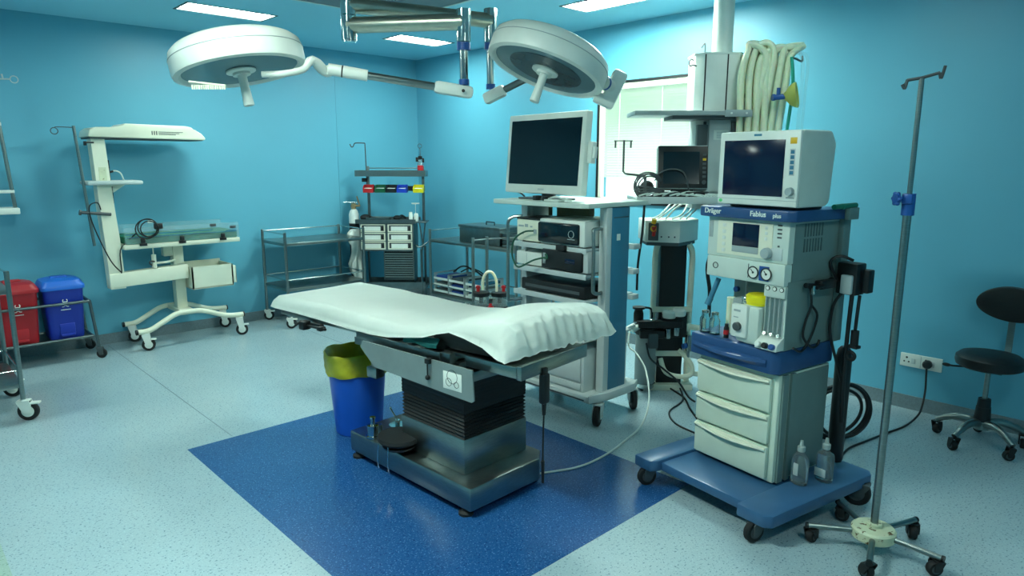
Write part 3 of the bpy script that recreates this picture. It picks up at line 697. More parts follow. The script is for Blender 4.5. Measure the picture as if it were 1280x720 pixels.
# lidded steel box and odds and ends on it
B = thing('instrument_box', 'long lidded steel instrument box on the trolley by the right wall', 'box', (4.46, 5.02, .861), -90)
q = MB(); q.box(-.30, .30, -.15, .15, 0, .155, .006); obj('body', q, 'dsteel', B)
q = MB(); q.box(-.31, .31, -.16, .16, .15, .175, .005); ld = obj('lid', q, 'dsteel', B)
q = MB(); q.tube([(-.06, 0, .174), (-.06, 0, .205), (.06, 0, .205), (.06, 0, .174)], .006, 8, smooth=False); obj('lid_handle', q, 'black', ld)
B = thing('instrument_tray', 'stacked shallow steel trays beside the lidded instrument box', 'tray', (4.44, 4.56, .861), -90)
for k in range(4):
    q = MB(); q.box(-.12, .12, -.12, .12, .034*k, .034*k+.006, .002); q.box(-.13, .13, -.13, -.118, .034*k, .034*k+.026); q.box(-.13, .13, .118, .13, .034*k, .034*k+.026); q.box(-.13, -.118, -.13, .13, .034*k, .034*k+.026); q.box(.118, .13, -.13, .13, .034*k, .034*k+.026)
    obj('tray', q, 'dsteel' if k % 2 else 'steel', B)
def file_rack(label, x, y, contents):
    B = thing('file_tray_rack', label, 'file tray', (x, y, .301), -90, None)
    for k in range(3):
        q = MB(); z = .065*k+.01; q.box(-.115, .115, -.15, .15, z, z+.008, .002); q.box(-.115, .115, -.155, -.147, z, z+.022); obj('tray', q, 'white', B)
        q = MB(); q.box(-.10, .10, -.135, .14, z+.009, z+.035, .004); obj('papers', q, contents[k], B)
    for s_ in (-.118, .112):
        q = MB(); q.box(s_, s_+.006, -.15, -.11, 0, .205, .002); q.box(s_, s_+.006, .11, .15, 0, .205, .002); q.box(s_, s_+.006, -.15, .15, .19, .205, .002); obj('side_frame', q, 'lgrey', B)
    return B
file_rack('white three-tier file tray rack at the far left of the lower trolley shelf', 4.42, 5.585, ['dgrey', 'dgrey', 'storage'])
file_rack('middle white file tray rack holding blue folders on lower shelf', 4.42, 5.33, ['storage', 'storage', 'dgrey'])
file_rack('white file tray rack on the lower shelf nearest the suction jars', 4.42, 5.065, ['paper', 'lgrey', 'panel_blue'])
q = MB(); q.tube([(-.2, 0, .0), (-.12, .03, .06), (0, .02, .075), (.09, .04, .03), (.16, .0, .05), (.24, .03, .0)], .009, 8); q.tube([(-.15, .06, 0), (-.03, .08, .05), (.1, .1, .03), (.2, .08, .0)], .007, 8)
o = obj('cable_bundle', q, 'black'); o.location = (4.42, 5.36, .51); o.rotation_euler = (0, 0, -PI/2); tag(o, 'loose black cables lying on top of the file tray racks', 'cable')

# ---------------------------------------------------------------- drawer cart in the corner
CA = -43.45
DC = thing('drawer_cart', 'steel drawer cart with overhead shelf and coloured bins in the corner', 'cart', (4.24, 6.485, 0), CA)
CO = V((4.24, 6.485, 0))
q = MB(); q.box(-.29, .30, -.17, .19, .68, .985, .004); bd = obj('cabinet', q, 'dsteel', DC)
q = MB(); q.box(-.33, .33, -.19, .21, .985, 1.0, .004); q.box(-.33, .33, -.195, -.188, .985, 1.03); q.box(-.33, .33, .203, .21, .985, 1.03); q.box(.33, .44, -.12, .1, .985, 1.0, .004); obj('worktop', q, 'dsteel', DC)
for i, x0 in enumerate((-.275, .02)):
    for k in range(3):
        z0 = .70+.095*k; x1 = x0+.265
        q = MB(); q.box(x0, x1, -.185, -.17, z0, z0+.012); q.box(x0, x1, -.185, -.17, z0+.076, z0+.086); q.box(x0, x0+.012, -.185, -.17, z0, z0+.086); q.box(x1-.012, x1, -.185, -.17, z0, z0+.086)
        d = obj('drawer', q, 'cream', DC)
        q = MB(); q.box(x0+.012, x1-.012, -.178, -.171, z0+.012, z0+.076); obj('drawer_front', q, 'dgrey', d)
        q = MB(); q.box(x0+.035, x1-.05, -.181, -.178, z0+.014, z0+.062); obj('label_card', q, 'paper', d)
        q = MB(); q.box(x1-.04, x1-.018, -.19, -.178, z0+.02, z0+.06, .003); obj('drawer_catch', q, 'black', d)
q = MB(); q.box(-.05, .29, -.10, .17, .30, .68, .003); vb = obj('lower_cabinet', q, 'dsteel', DC)
for k in range(11):
    q = MB(); q.box(-.035, .275, -.112, -.10, .375+.026*k, .388+.026*k, .002); obj('louvre', q, 'black' if False else 'steel', vb)
q = MB(); q.box(-.035, .275, -.102, -.0995, .365, .67); obj('grille_backing', q, 'black', vb)
q = MB(); q.box(-.28, .42, -.16, .19, .24, .265, .003); q.box(-.28, .42, -.16, -.155, .265, .33); q.box(-.28, .42, .185, .19, .265, .33); obj('base_tray', q, 'dsteel', DC)
for x in (-.27, .38):
    for y in (-.15, .17):
        q = MB(); q.cyl((x, y, .1), (x, y, .70), .013); obj('leg', q, 'dsteel', DC); caster(DC, x, y, .045, .11, 150, 'dgrey', 'rubber', .025, 'black')
q = MB(); q.cyl((.36, -.12, .985), (.40, -.12, .72), .008); q.cyl((.40, .08, .985), (.36, .08, .66), .008); q.tube([(.31, -.1, .74), (.36, -.12, .72), (.44, -.1, .77), (.44, .06, .77)], .008, 8); obj('side_rail', q, 'dsteel', DC)
for x in (-.22, .39):
    q = MB(); q.box(x-.014, x+.014, .03, .06, 1.0, 1.60, .002); obj('upright', q, 'dsteel', DC)
q = MB(); q.box(-.34, .43, -.08, .12, 1.49, 1.498, .002); q.box(-.34, .43, -.083, -.078, 1.49, 1.555); q.box(-.34, .43, .118, .123, 1.49, 1.555); q.box(-.342, -.337, -.08, .12, 1.49, 1.555); q.box(.428, .433, -.08, .12, 1.49, 1.555); q.cyl((-.22, .05, 1.58), (.40, .05, 1.58), .005); obj('top_shelf', q, 'steel', DC)
q = MB(); q.box(-.24, .41, .015, .03, 1.33, 1.385, .002); obj('bin_rail', q, 'black', DC)
q = MB(); q.tube([(-.235, .03, 1.40), (-.235, .03, 1.55), (-.24, .03, 1.85)], .006, 8); q.tube([(-.24, .03, 1.85), (-.32, .03, 1.852), (-.355, .03, 1.845), (-.37, .03, 1.815), (-.39, .03, 1.81), (-.405, .03, 1.84)], .006, 8); dp = obj('drip_pole', q, 'dgrey', DC)
q = MB(); q.cyl((-.28, .0, 1.45), (-.23, .02, 1.45), .022); obj('pole_knob', q, 'black', dp)
def cw(x, y, z):
    a = math.radians(CA); return (CO.x+x*math.cos(a)-y*math.sin(a), CO.y+x*math.sin(a)+y*math.cos(a), z)
# storage bins hooked on the rail
def sbin(x, m, label):
    B = thing('storage_bin', label, 'storage bin', cw(x, -.035, 1.315), CA, 'storage bins on the drawer cart')
    q = MB(); w = .055
    q.box(-w, w, -.05, .048, 0, .006); q.box(-w, w, .042, .048, 0, .085); q.prism([(-.05, 0), (.048, 0), (.048, .085), (.0, .085), (-.06, .045)], -w, -w+.005, 'x'); q.prism([(-.05, 0), (.048, 0), (.048, .085), (.0, .085), (-.06, .045)], w-.005, w, 'x')
    q.prism([(-.056, 0), (-.05, 0), (-.058, .045), (-.064, .045)], -w, w, 'x'); obj('tray', q, m, B)
    q = MB(); q.box(-w*.8, w*.8, -.035, .03, .008, .05, .006); obj('contents', q, 'paper' if m in ('red', 'yellow') else 'lgrey', B)
sbin(-.20, 'red', 'red storage bin hooked at left end under the cart shelf')
sbin(-.07, 'bingreen', 'green storage bin second from left under the cart shelf')
sbin(.05, 'black', 'black storage bin in the middle under the cart shelf')
sbin(.17, 'binblue', 'blue storage bin under the cart shelf between black and yellow')
sbin(.35, 'yellow', 'yellow storage bin hooked at right end under the cart shelf')
q = MB(); q.box(-.10, .10, -.05, .05, 0, .008, .003); q.tube([(-.10, -.03, .012), (0, -.01, .022), (.12, -.03, .016)], .01, 8); q.tube([(-.12, .0, .015), (0, .03, .03), (.1, .02, .02)], .012, 8)
o = obj('tubing_pack', q, 'clear'); o.location = cw(-.14, .02, 1.499); o.rotation_euler = (0, 0, math.radians(CA)); tag(o, 'clear tubing packs lying at left on the cart top shelf', 'tubing')
q = MB()
for i in range(6): q.tube([(-.12+.03*i, -.03, .012), (-.08+.03*i, .02, .03), (.0+.02*i, .01, .02), (.05+.02*i, -.03, .015)], .009, 8)
o = obj('wrapped_tubes', q, 'paper'); o.location = cw(.16, .02, 1.499); o.rotation_euler = (0, 0, math.radians(CA)); tag(o, 'pale wrapped tubes heaped at right on the cart top shelf', 'tubing')
B = thing('drip_bottle', 'bottle with a black cap at the right end of the cart top shelf', 'bottle', cw(.365, .03, 1.499), CA)
q = MB(); q.lathe([(.03, 0), (.033, .01), (.033, .13), (.02, .16), (.018, .18)], seg=20); obj('body', q, 'fluid', B)
q = MB(); q.lathe([(.034, .05), (.034, .11)], seg=20); obj('label', q, 'red', B)
q = MB(); q.lathe([(.022, .175), (.024, .18), (.024, .21), (.01, .215)], seg=18); q.box(-.05, -.02, -.01, .01, .15, .20, .006); q.box(.022, .045, -.01, .01, .14, .19, .006); obj('cap', q, 'black', B)
q = MB(); q.tube([(0, 0, .21), (.0, 0, .27), (-.002, 0, .30)], .004, 6); q.ring((-.002, 0, .322), .022, .003, (0, 1, 0)); obj('hanger', q, 'dgrey', B)
# on the worktop
B = thing('instrument_tray', 'shallow steel dish of instruments on the drawer cart worktop', 'tray', cw(-.10, -.05, 1.0), CA)
q = MB(); q.box(-.12, .12, -.08, .08, 0, .006); q.box(-.125, .125, -.085, -.079, 0, .045); q.box(-.125, .125, .079, .085, 0, .045); q.box(-.125, -.119, -.085, .085, 0, .045); q.box(.119, .125, -.085, .085, 0, .045); obj('dish', q, 'steel', B)
q = MB(); q.box(-.10, .09, -.06, .05, .006, .03, .006); obj('packs', q, 'paper', B)
q = MB(); q.ball((0, 0, .035), .07, .05, .035); q.ball((.06, .01, .025), .03, .03, .025)
o = obj('breathing_bag', q, 'rubber'); o.location = cw(-.26, .03, 1.0); tag(o, 'black rubber breathing bag at left end of the cart worktop', 'breathing bag')
q = MB(); q.ball((0, 0, .03), .05, .04, .03); q.tube([(.03, 0, .04), (.08, .02, .05), (.12, 0, .02)], .012, 8)
o = obj('anaesthesia_mask', q, 'black'); o.location = cw(.09, .04, 1.0); tag(o, 'black rubber mask in the middle of the cart worktop', 'mask')
for k, (x, h, r, lb) in enumerate(((.255, .10, .022, 'slim white bottle left of the wider one on the cart worktop'), (.315, .085, .026, 'wide white bottle under the small white lid on cart worktop'))):
    B = thing('pill_bottle', lb, 'bottle', cw(x, -.04, 1.0), CA)
    q = MB(); q.lathe([(r*.95, 0), (r, .005), (r, h*.8), (r*.8, h*.88)], seg=18); obj('body', q, 'white', B)
    q = MB(); q.lathe([(r*.85, h*.86), (r*.85, h), (r*.2, h+.002)], seg=18); obj('cap', q, 'paper', B)
q = MB(); q.lathe([(.045, 0), (.045, .012), (.01, .014)], (0, 0, 1.1855), 22); q.cyl((0, 0, 1.0), (0, 0, 1.186), .003)
o = obj('pump_dispenser', q, 'white'); o.location = cw(.30, .03, 0); tag(o, 'thin dispenser with a flat white head on the cart worktop', 'dispenser')
# oxygen cylinder strapped beside the cart
B = thing('oxygen_cylinder', 'black and white oxygen cylinder standing left of the drawer cart', 'gas cylinder', cw(-.395, .04, 0), CA)
q = MB(); q.lathe([(.04, 0), (.055, .01), (.055, .98)], seg=24); obj('cylinder', q, 'cyl_black', B)
q = MB(); q.lathe([(.0555, .97), (.0555, 1.07), (.04, 1.11), (.022, 1.13)], seg=24); obj('shoulder', q, 'cyl_white', B)
q = MB(); q.cyl((0, 0, 1.12), (0, 0, 1.19), .026); q.cyl((-.03, 0, 1.16), (.07, 0, 1.165), .013); q.cyl((.07, 0, 1.16), (.04, 0, 1.27), .008); rv = obj('valve', q, 'wood', B)
q = MB(); q.cyl((-.12, 0, 1.205), (.04, 0, 1.20), .005); q.cyl((0, 0, 1.17), (0, 0, 1.21), .008); obj('key', q, 'chrome', rv)
# white plastic sack hung on the trolley corner
q = MB(); rings = []
random.seed(3)
for k, (z, rx, ry, cx) in enumerate(((.84, .045, .03, 0), (.80, .085, .05, .0), (.72, .10, .055, .005), (.66, .075, .05, .03), (.56, .065, .045, .02), (.46, .075, .045, -.01), (.38, .075, .04, .0), (.30, .06, .035, .04), (.24, .035, .03, .06))):
    rings.append([(cx+rx*math.cos(a)*(1+.22*math.sin(5*a+k*1.3)), ry*math.sin(a)*(1+.2*math.sin(4*a+k)), z) for a in [2*PI*i/28 for i in range(28)]])
q.loft(rings); o = obj('plastic_sack', q, 'paper', sharp=80); o.location = cw(-.37, -.05, .07); tag(o, 'crumpled white plastic sack hanging in front of oxygen cylinder', 'sack')
# ================================================================ suction unit behind the operating table
SU = thing('suction_unit', 'suction unit with two clear jars and red valves behind the operating table', 'suction unit', (3.385, 3.818, 0), -43.45)
q = MB(); q.box(-.20, .22, -.12, .20, .12, .50, .01); obj('housing', q, 'dgrey', SU)
q = MB(); q.box(-.21, .23, -.13, .21, .50, .515, .004); obj('top_plate', q, 'dsteel', SU)
for x in (-.17, .19):
    for y in (-.09, .17): caster(SU, x, y, .045, .12, 40, 'dgrey', 'rubber', .025, 'black')
f = MB()
f.cyl((-.125, -.02, .5), (-.125, -.02, 1.09), .0125, seg=14); f.cyl((-.025, .08, .5), (-.025, .08, 1.09), .0125, seg=14); f.cyl((-.125, -.02, 1.07), (-.025, .08, 1.07), .006); f.tube([(-.025, .08, 1.07), (.2, .08, 1.08), (.24, .08, 1.06), (.24, .08, .95), (.24, .08, .5)], .007, 8, smooth=False)
obj('push_handle', f, 'steel', SU)
for x in (-.065, .075):
    j = MB(); j.lathe([(.02, .516), (.056, .516), (.058, .53), (.058, .66), (.055, .665), (.053, .66), (.053, .535), (.02, .53)], (x, -.06, 0), 26); jr = obj('jar', j, 'clear', SU)
    j = MB(); j.lathe([(.061, .655), (.063, .66), (.063, .685), (.03, .69), (.01, .69)], (x, -.06, 0), 26); obj('lid', j, 'black', jr)
    j = MB(); j.lathe([(.0595, .55), (.061, .555), (.061, .575), (.0595, .58)], (x, -.06, 0), 26); obj('jar_band', j, 'black', jr)
    j = MB(); j.cyl((x, -.06, .60), (x, -.06, .66), .016); obj('float_valve', j, 'black', jr)
    j = MB(); k = -.022 if x < 0 else .03; j.cyl((x+k, -.06, .69), (x+k, -.06, .735), .013); j.cyl((x+k-.018, -.06, .722), (x+k+.018, -.06, .722), .008); obj('valve_knob', j, 'red', jr)
j = MB(); j.cyl((-.04, -.125, .56), (.03, -.13, .585), .011); j.cyl((-.01, -.13, .54), (.01, -.13, .61), .011); j.cyl((-.005, -.13, .575), (-.005, -.17, .575), .014); obj('changeover_valve', j, 'red', SU)
j = MB(); j.tube([(-.05, -.06, .70), (-.05, -.06, .78), (-.03, -.06, .825), (.0, -.06, .84), (.03, -.06, .82), (.05, -.06, .77), (.052, -.06, .69)], .011, 10); obj('hose', j, 'hose', SU)

# ================================================================ endoscopy tower
EC = thing('endoscopy_cart', 'tall white equipment cart with blue side column and shelves', 'cart', (3.2, 2.985, 0), -90)
for x, y in ((-.34, .03), (.375, .03), (-.34, .44), (.335, .44)): caster(EC, x, y, .066, .15, 115 if y < .1 else 140, 'lgrey', 'rubber', .035, 'dgrey')
q = MB(); q.box(-.36, .36, -.06, .46, .155, .20, .012); q.prism([(.36, -.06), (.37, -.06), (.41, .10), (.41, .36), (.36, .46)], .155, .21, 'z', .008); q.prism([(-.36, -.06), (-.37, -.06), (-.41, .10), (-.41, .36), (-.36, .46)], .155, .21, 'z', .008); obj('base', q, 'lgrey', EC)
q = MB(); q.box(-.33, .33, -.065, -.058, .168, .176); obj('base_groove', q, 'dgrey', EC)
q = MB(); q.box(-.30, .29, -.02, .42, .20, .48, .006); dw = obj('drawer_unit', q, 'lgrey', EC)
for z0, z1 in ((.215, .255), (.27, .435), (.445, .472)):
    q = MB(); q.box(-.28, .27, -.032, -.02, z0, z1, .004); d = obj('drawer', q, 'lgrey', dw)
for s_ in (-1, 1):
    q = MB(); q.box(s_*.345-.02, s_*.345+.02, .11, .33, .20, 1.375, .004) if s_ < 0 else q.box(.315, .372, .12, .30, .20, 1.375, .006)
    sc = obj('side_column', q, 'panel_blue' if s_ > 0 else 'lgrey', EC)
    q = MB(); q.box(s_*.345-.03, s_*.345+.028, .07, .12, .20, 1.375, .003); obj('column_rail', q, 'lgrey', EC)
q = MB(); q.box(.373, .3745, .17, .205, 1.17, 1.21); obj('badge', q, 'paper', EC)
q = MB(); q.box(.373, .3742, .135, .285, 1.31, 1.316); obj('vent_slot', q, 'dgrey', EC)
q = MB(); q.prism([(-.43, -.14), (.34, -.14), (.37, -.10), (.39, .50), (-.40, .50)], 1.378, 1.408, 'z', .006); obj('top_shelf', q, 'machine', EC)
for z in (1.125, .965, .80, .55):
    q = MB(); q.box(-.33, .31, -.04, .44, z-.014, z, .003); q.box(-.33, .31, -.046, -.04, z-.03, z+.004, .002); obj('shelf', q, 'lgrey', EC)
for z in (1.125, .965, .80):
    q = MB(); q.box(.368, .41, .302, .37, z-.02, z+.012, .004); obj('shelf_bracket', q, 'lgrey', EC)
q = MB(); q.tube([(-.31, .02, 1.29), (-.36, -.02, 1.285), (-.385, -.045, 1.25), (-.385, -.045, 1.15), (-.385, -.045, .74), (-.37, -.03, .72), (-.31, .02, .72)], .0115, 10); obj('grab_rail', q, 'steel', EC)
q = MB(); q.tube([(.33, .09, 1.245), (.35, -.02, 1.25), (.36, -.04, 1.22), (.365, -.04, 1.1), (.365, -.04, .90), (.365, -.03, .865), (.355, .02, .85), (.335, .09, .85)], .0115, 10); obj('grab_rail', q, 'steel', EC)
q = MB(); q.cyl((-.255, .0, .22), (-.255, .0, 1.12), .010); obj('front_post', q, 'lgrey', EC)
q = MB(); q.box(-.24, .05, .28, .34, 1.13, 1.378, .004); q.cyl((-.27, .25, 1.13), (-.27, .25, 1.378), .014); obj('rear_panel', q, 'wood', EC)
def ec(x, y, z): return (3.2+y, 2.985-x, z)
def dev(name, label, cat, x0, x1, y0, y1, z0, z1, body, bev=.008):
    t = thing(name, label, cat, ec((x0+x1)/2, (y0+y1)/2, z0), -90)
    hx, hy, h = (x1-x0)/2, (y1-y0)/2, z1-z0
    q = MB(); q.box(-hx, hx, -hy, hy, .008, h, bev); bd = obj('housing', q, body, t)
    for a in (-.7, .7):
        for b in (-.7, .7): q = MB(); q.cyl((a*hx, b*hy, 0), (a*hx, b*hy, .012), .012); obj('foot', q, 'rubber', t)
    return t, hx, hy, h
t, hx, hy, h = dev('insufflator', 'cream boxy device at the left of the upper cart shelf', 'medical device', -.315, -.10, -.03, .24, 1.126, 1.275, 'cream')
q = MB(); q.box(-hx, hx, -hy, hy, h, h+.012, .002); obj('top_cover', q, 'black', t)
for x, z, w_, g in ((-.09, .10, .05, .012), (-.03, .10, .03, .02), (.02, .10, .02, .01), (.05, .06, .03, .03), (-.08, .05, .04, .006)): q = MB(); q.box(x, x+w_, -hy-.0015, -hy, z, z+g); obj('control_key', q, 'grey', t)
t, hx, hy, h = dev('camera_processor', 'white processor with glossy black front on the upper cart shelf', 'medical device', -.085, .30, -.05, .34, 1.126, 1.295, 'white', .012)
q = MB(); q.box(-hx*.99, hx*.80, -hy-.02, -hy+.01, .018, h-.02, .014); fc = obj('front_panel', q, 'screen', t)
q = MB(); q.ring((.10, -hy-.021, .085), .022, .002, (0, 1, 0)); q.box(.07, .13, -hy-.0215, -hy-.0195, .052, .056); obj('panel_marks', q, 'grey', fc)
q = MB(); q.box(-.02, .05, -hy-.03, -hy, -.022, .012, .003); obj('connector', q, 'black', t)
q = MB()
for k in range(5): q.box(hx, hx+.001, -.06, .06, .09+.012*k, .096+.012*k)
obj('vent', q, 'dgrey', t)
t, hx, hy, h = dev('light_source', 'black-fronted light source on the second cart shelf', 'medical device', -.06, .32, -.04, .34, .966, 1.108, 'lgrey', .010)
q = MB(); q.box(-hx*1.0, hx*.82, -hy-.018, -hy+.01, .012, h-.006, .012); fc = obj('front_panel', q, 'black', t)
q = MB(); q.ring((-.16, -hy-.0185, .075), .012, .002, (0, 1, 0)); q.box(-.172, -.148, -hy-.019, -hy-.017, .04, .11, .004); obj('socket_frame', q, 'grey', fc)
q = MB(); q.box(.02, .10, -hy-.019, -hy-.017, .06, .09, .003); obj('display', q, 'screen_blue', fc)
q = MB()
for k in range(5): q.box(hx, hx+.001, -.06, .06, .06+.012*k, .066+.012*k)
obj('vent', q, 'dgrey', t)
t, hx, hy, h = dev('power_unit', 'plain white box at left of the second cart shelf', 'medical device', -.33, -.08, -.02, .25, .966, 1.06, 'white')
q = MB(); q.box(-hx+.1, -hx+.102, -hy-.001, -hy, .02, h-.01); obj('panel_joint', q, 'grey', t)
t, hx, hy, h = dev('recorder', 'flat black recorder on the third cart shelf', 'medical device', -.27, .29, -.03, .33, .801, .885, 'black')
q = MB(); q.box(-hx+.04, hx-.04, -hy-.002, -hy, .03, .05); obj('disc_slot', q, 'dgrey', t)
t, hx, hy, h = dev('printer', 'dark blue boxed unit low on cart behind the table head', 'medical device', -.10, .28, .0, .36, .551, .70, 'navy')
q = MB(); q.box(-hx+.04, hx-.04, -hy-.002, -hy, .03, .06); obj('paper_slot', q, 'black', t)
q = MB(); q.tube([ec(.0, -.09, 1.05), ec(-.06, -.13, 1.03), ec(-.20, -.12, .97), ec(-.27, -.10, 1.0), ec(-.30, -.09, 1.07), ec(-.27, -.09, 1.15), ec(-.19, -.08, 1.20), ec(-.12, -.07, 1.21)], .006, 10)
q.tube([ec(.0, -.09, 1.05), ec(.02, -.085, 1.045), ec(.0, -.075, 1.07)], .008, 8)
tag(obj('light_cable', q, 'cable_g'), 'dark green light cable looping between the cart devices', 'cable')
# monitor on the cart
MT = thing('monitor', 'large flat monitor with pale frame standing on the equipment cart', 'monitor', ec(-.14, .05, 1.408), -94)
q = MB(); q.box(-.17, .19, -.08, .10, 0, .012, .004); q.box(-.05, .05, .02, .06, .01, .20, .006); obj('stand', q, 'dgrey', MT)
Tm = Matrix.Translation((0, 0, .035)) @ Matrix.Rotation(math.radians(-5), 4, 'X')
q = MB(Tm); q.box(-.37, .37, -.035, .02, 0, .515, .010); bd = obj('bezel', q, 'white', MT)
q = MB(Tm); q.box(-.335, .335, -.0365, -.034, .058, .475); obj('screen', q, 'screen', bd)
q = MB(Tm); q.box(-.30, .30, .02, .05, .06, .44, .012); q.box(-.12, .12, .05, .08, .12, .34, .008); obj('back_cover', q, 'white', bd)
q = MB(Tm); q.box(-.03, .03, -.0362, -.0348, .022, .034, .0005); obj('maker_mark', q, 'lgrey', bd)
q = MB(Tm); q.box(.372, .41, -.01, .03, .20, .33, .004); q.box(.41, .43, -.005, .02, .23, .30, .004); obj('side_bracket', q, 'white', bd)
for x, w_ in ((.02, .035), (.11, .035)):
    q = MB(); q.box(x, x+w_, -.12, -.07, .0, .03, .004); obj('cable_clip', q, 'black', MT)
q = MB(); q.tube([(-.32, .0, .05), (-.30, .08, .01), (-.33, .15, -.1), (-.36, .16, -.28)], .006, 8); obj('mains_lead', q, 'black', MT)
q = MB(); q.box(-.06, .06, -.03, .03, 0, .012, .003); q.tube([(-.05, 0, .012), (.0, .02, .03), (.08, -.01, .02), (.13, .02, .01)], .006, 8)
o = obj('camera_head_cable', q, 'cable_w'); o.location = ec(.08, -.09, 1.409); o.rotation_euler = (0, 0, -PI/2); tag(o, 'white cable and plug lying on the cart top in front of monitor', 'cable')

# ================================================================ ceiling pendant
PA = -43.45
PD = thing('ceiling_pendant', 'grey ceiling supply pendant with sockets, shelves and a round white drop tube', 'ceiling pendant', (4.30, 2.47, 0), PA)
def pw(x, y, z):
    a = math.radians(PA); return (4.30+x*math.cos(a)-y*math.sin(a), 2.47+x*math.sin(a)+y*math.cos(a), z)
q = MB(); q.cyl((0.01, .12, 2.36), (.01, .12, ZC), .068, seg=28); obj('drop_tube', q, 'white', PD)
q = MB(); q.cyl((0.01, .12, ZC-.06), (.01, .12, ZC), .12, seg=28); obj('ceiling_flange', q, 'white', PD)
hexa = [(-.185, .06), (-.13, .0), (.10, .0), (.155, .08), (.155, .24), (-.185, .24)]
q = MB(); q.prism(hexa, 1.985, 2.365, 'z', .004); hd = obj('service_head', q, 'white', PD)
q = MB(); q.prism([(x*1.03, y if y > 0 else -.004) for x, y in hexa], 2.36, 2.372, 'z'); obj('head_cap', q, 'white', hd)
q = MB(); q.box(-.134, -.126, -.003, .003, 1.99, 2.36); q.box(.015, .023, -.003, .003, 1.99, 2.36); obj('corner_seam', q, 'black', hd)
sd = V((.055, .08, 0)).normalized(); nd = V((sd.y, -sd.x, 0))
def socket(zc):
    c = V((.125, .036, zc)); q = MB(); q.obox(c+nd*.01, sd, nd, UP, .04, .012, .055, .006); s_ = obj('socket', q, 'white', hd)
    q = MB()
    for dx, dz, r in ((0, .014, .005), (-.01, -.012, .004), (.01, -.012, .004)): q.cyl(c+nd*.0215+sd*dx+UP*dz, c+nd*.0228+sd*dx+UP*dz, r)
    obj('socket_hole', q, 'black', s_); return c
socket(2.26); c = socket(2.09)
q = MB(); q.cyl(c+nd*.02, c+nd*.06, .024, .02); q.tube([c+nd*.05+UP*-.01, c+nd*.055+UP*-.08, c+nd*.04+UP*-.2, c+nd*.03+UP*-.4], .008, 8); obj('plug_lead', q, 'black', PD)
q = MB(); q.prism([(-.615, -.13), (.125, -.13), (.155, -.08), (.155, .20), (-.615, .20)], 1.955, 1.985, 'z', .004); q.box(-.02, .16, -.135, -.125, 1.945, 1.99, .002); us = obj('upper_shelf', q, 'grey', PD)
q = MB(); q.box(-.36, .06, -.10, .16, 1.93, 1.956, .004); obj('shelf_mount', q, 'dgrey', us)
for x in (.02, .12): q = MB(); q.cyl((x, -.136, 1.968), (x, -.139, 1.968), .007); obj('shelf_screw', q, 'white', us)
q = MB(); q.prism([(-.165, .04), (-.12, .0), (.10, .0), (.165, .06), (.165, .22), (-.165, .22)], 1.33, 1.95, 'z', .003); lc_ = obj('lower_column', q, 'grey', PD)
q = MB(); q.box(-.085, .055, -.012, .0, 1.45, 1.94, .002); obj('front_plate', q, 'lgrey', lc_)
q = MB(); q.box(-.055, .045, -.014, -.012, 1.80, 1.865, .001); obj('rating_plate', q, 'paper', lc_)
q = MB()
for k in range(4): q.box(-.035, .03, -.0148, -.014, 1.812+.012*k, 1.816+.012*k)
obj('plate_print', q, 'grey', lc_)
for x in (-.125, .075):
    q = MB(); q.box(x, x+.02, -.008, .0, 1.4, 1.92); obj('rail_groove', q, 'black', lc_)
for x0, x1, z1 in ((-.17, -.10, 1.90), (.065, .11, 1.92)): q = MB(); q.box(x0, x1, -.03, .02, 1.76, z1, .004); obj('shelf_clamp', q, 'dgrey', lc_)
q = MB(); q.box(-.62, .10, -.34, .06, 1.40, 1.425, .005); q.box(-.62, .10, -.345, -.338, 1.385, 1.43, .002); ls = obj('lower_shelf', q, 'lgrey', PD)
q = MB(); q.box(-.10, .18, -.12, .04, 1.33, 1.40, .004); obj('shelf_arm', q, 'grey', PD)
q = MB(); q.tube([(-.18, .05, 2.29), (-.21, .02, 2.29), (-.235, .0, 2.285), (-.24, .0, 2.31), (-.225, .0, 2.325), (-.21, .0, 2.315)], .005, 8); obj('tube_hook', q, 'dgrey', PD); q = MB(); q.tube([(-.10, .15, 2.37), (-.10, .15, 2.45), (-.13, .12, 2.42)], .005, 8); obj('tube_hook', q, 'dgrey', PD)
q = MB(); q.cyl((.14, .12, 2.33), (.34, .02, 2.345), .008); q.cyl((.34, .02, 2.345), (.46, -.02, 2.33), .007); q.tube([(.46, -.02, 2.33), (.50, -.03, 2.31), (.50, -.03, 2.345)], .007, 8); hb = obj('hose_bracket', q, 'dsteel', PD)
# drip rod on the lower shelf
q = MB(); q.tube([(-.555, -.25, 1.43), (-.555, -.25, 1.56)], .010, 8); q.tube([(-.555, -.25, 1.555), (-.60, -.25, 1.565), (-.685, -.25, 1.575), (-.70, -.25, 1.59), (-.70, -.25, 1.64), (-.70, -.25, 1.79)], .007, 8, smooth=False); q.cyl((-.765, -.25, 1.785), (-.645, -.25, 1.785), .004)
for x in (-.755, -.655): q.cyl((x, -.25, 1.785), (x, -.25, 1.74), .006)
obj('drip_rod', q, 'dgrey', PD)
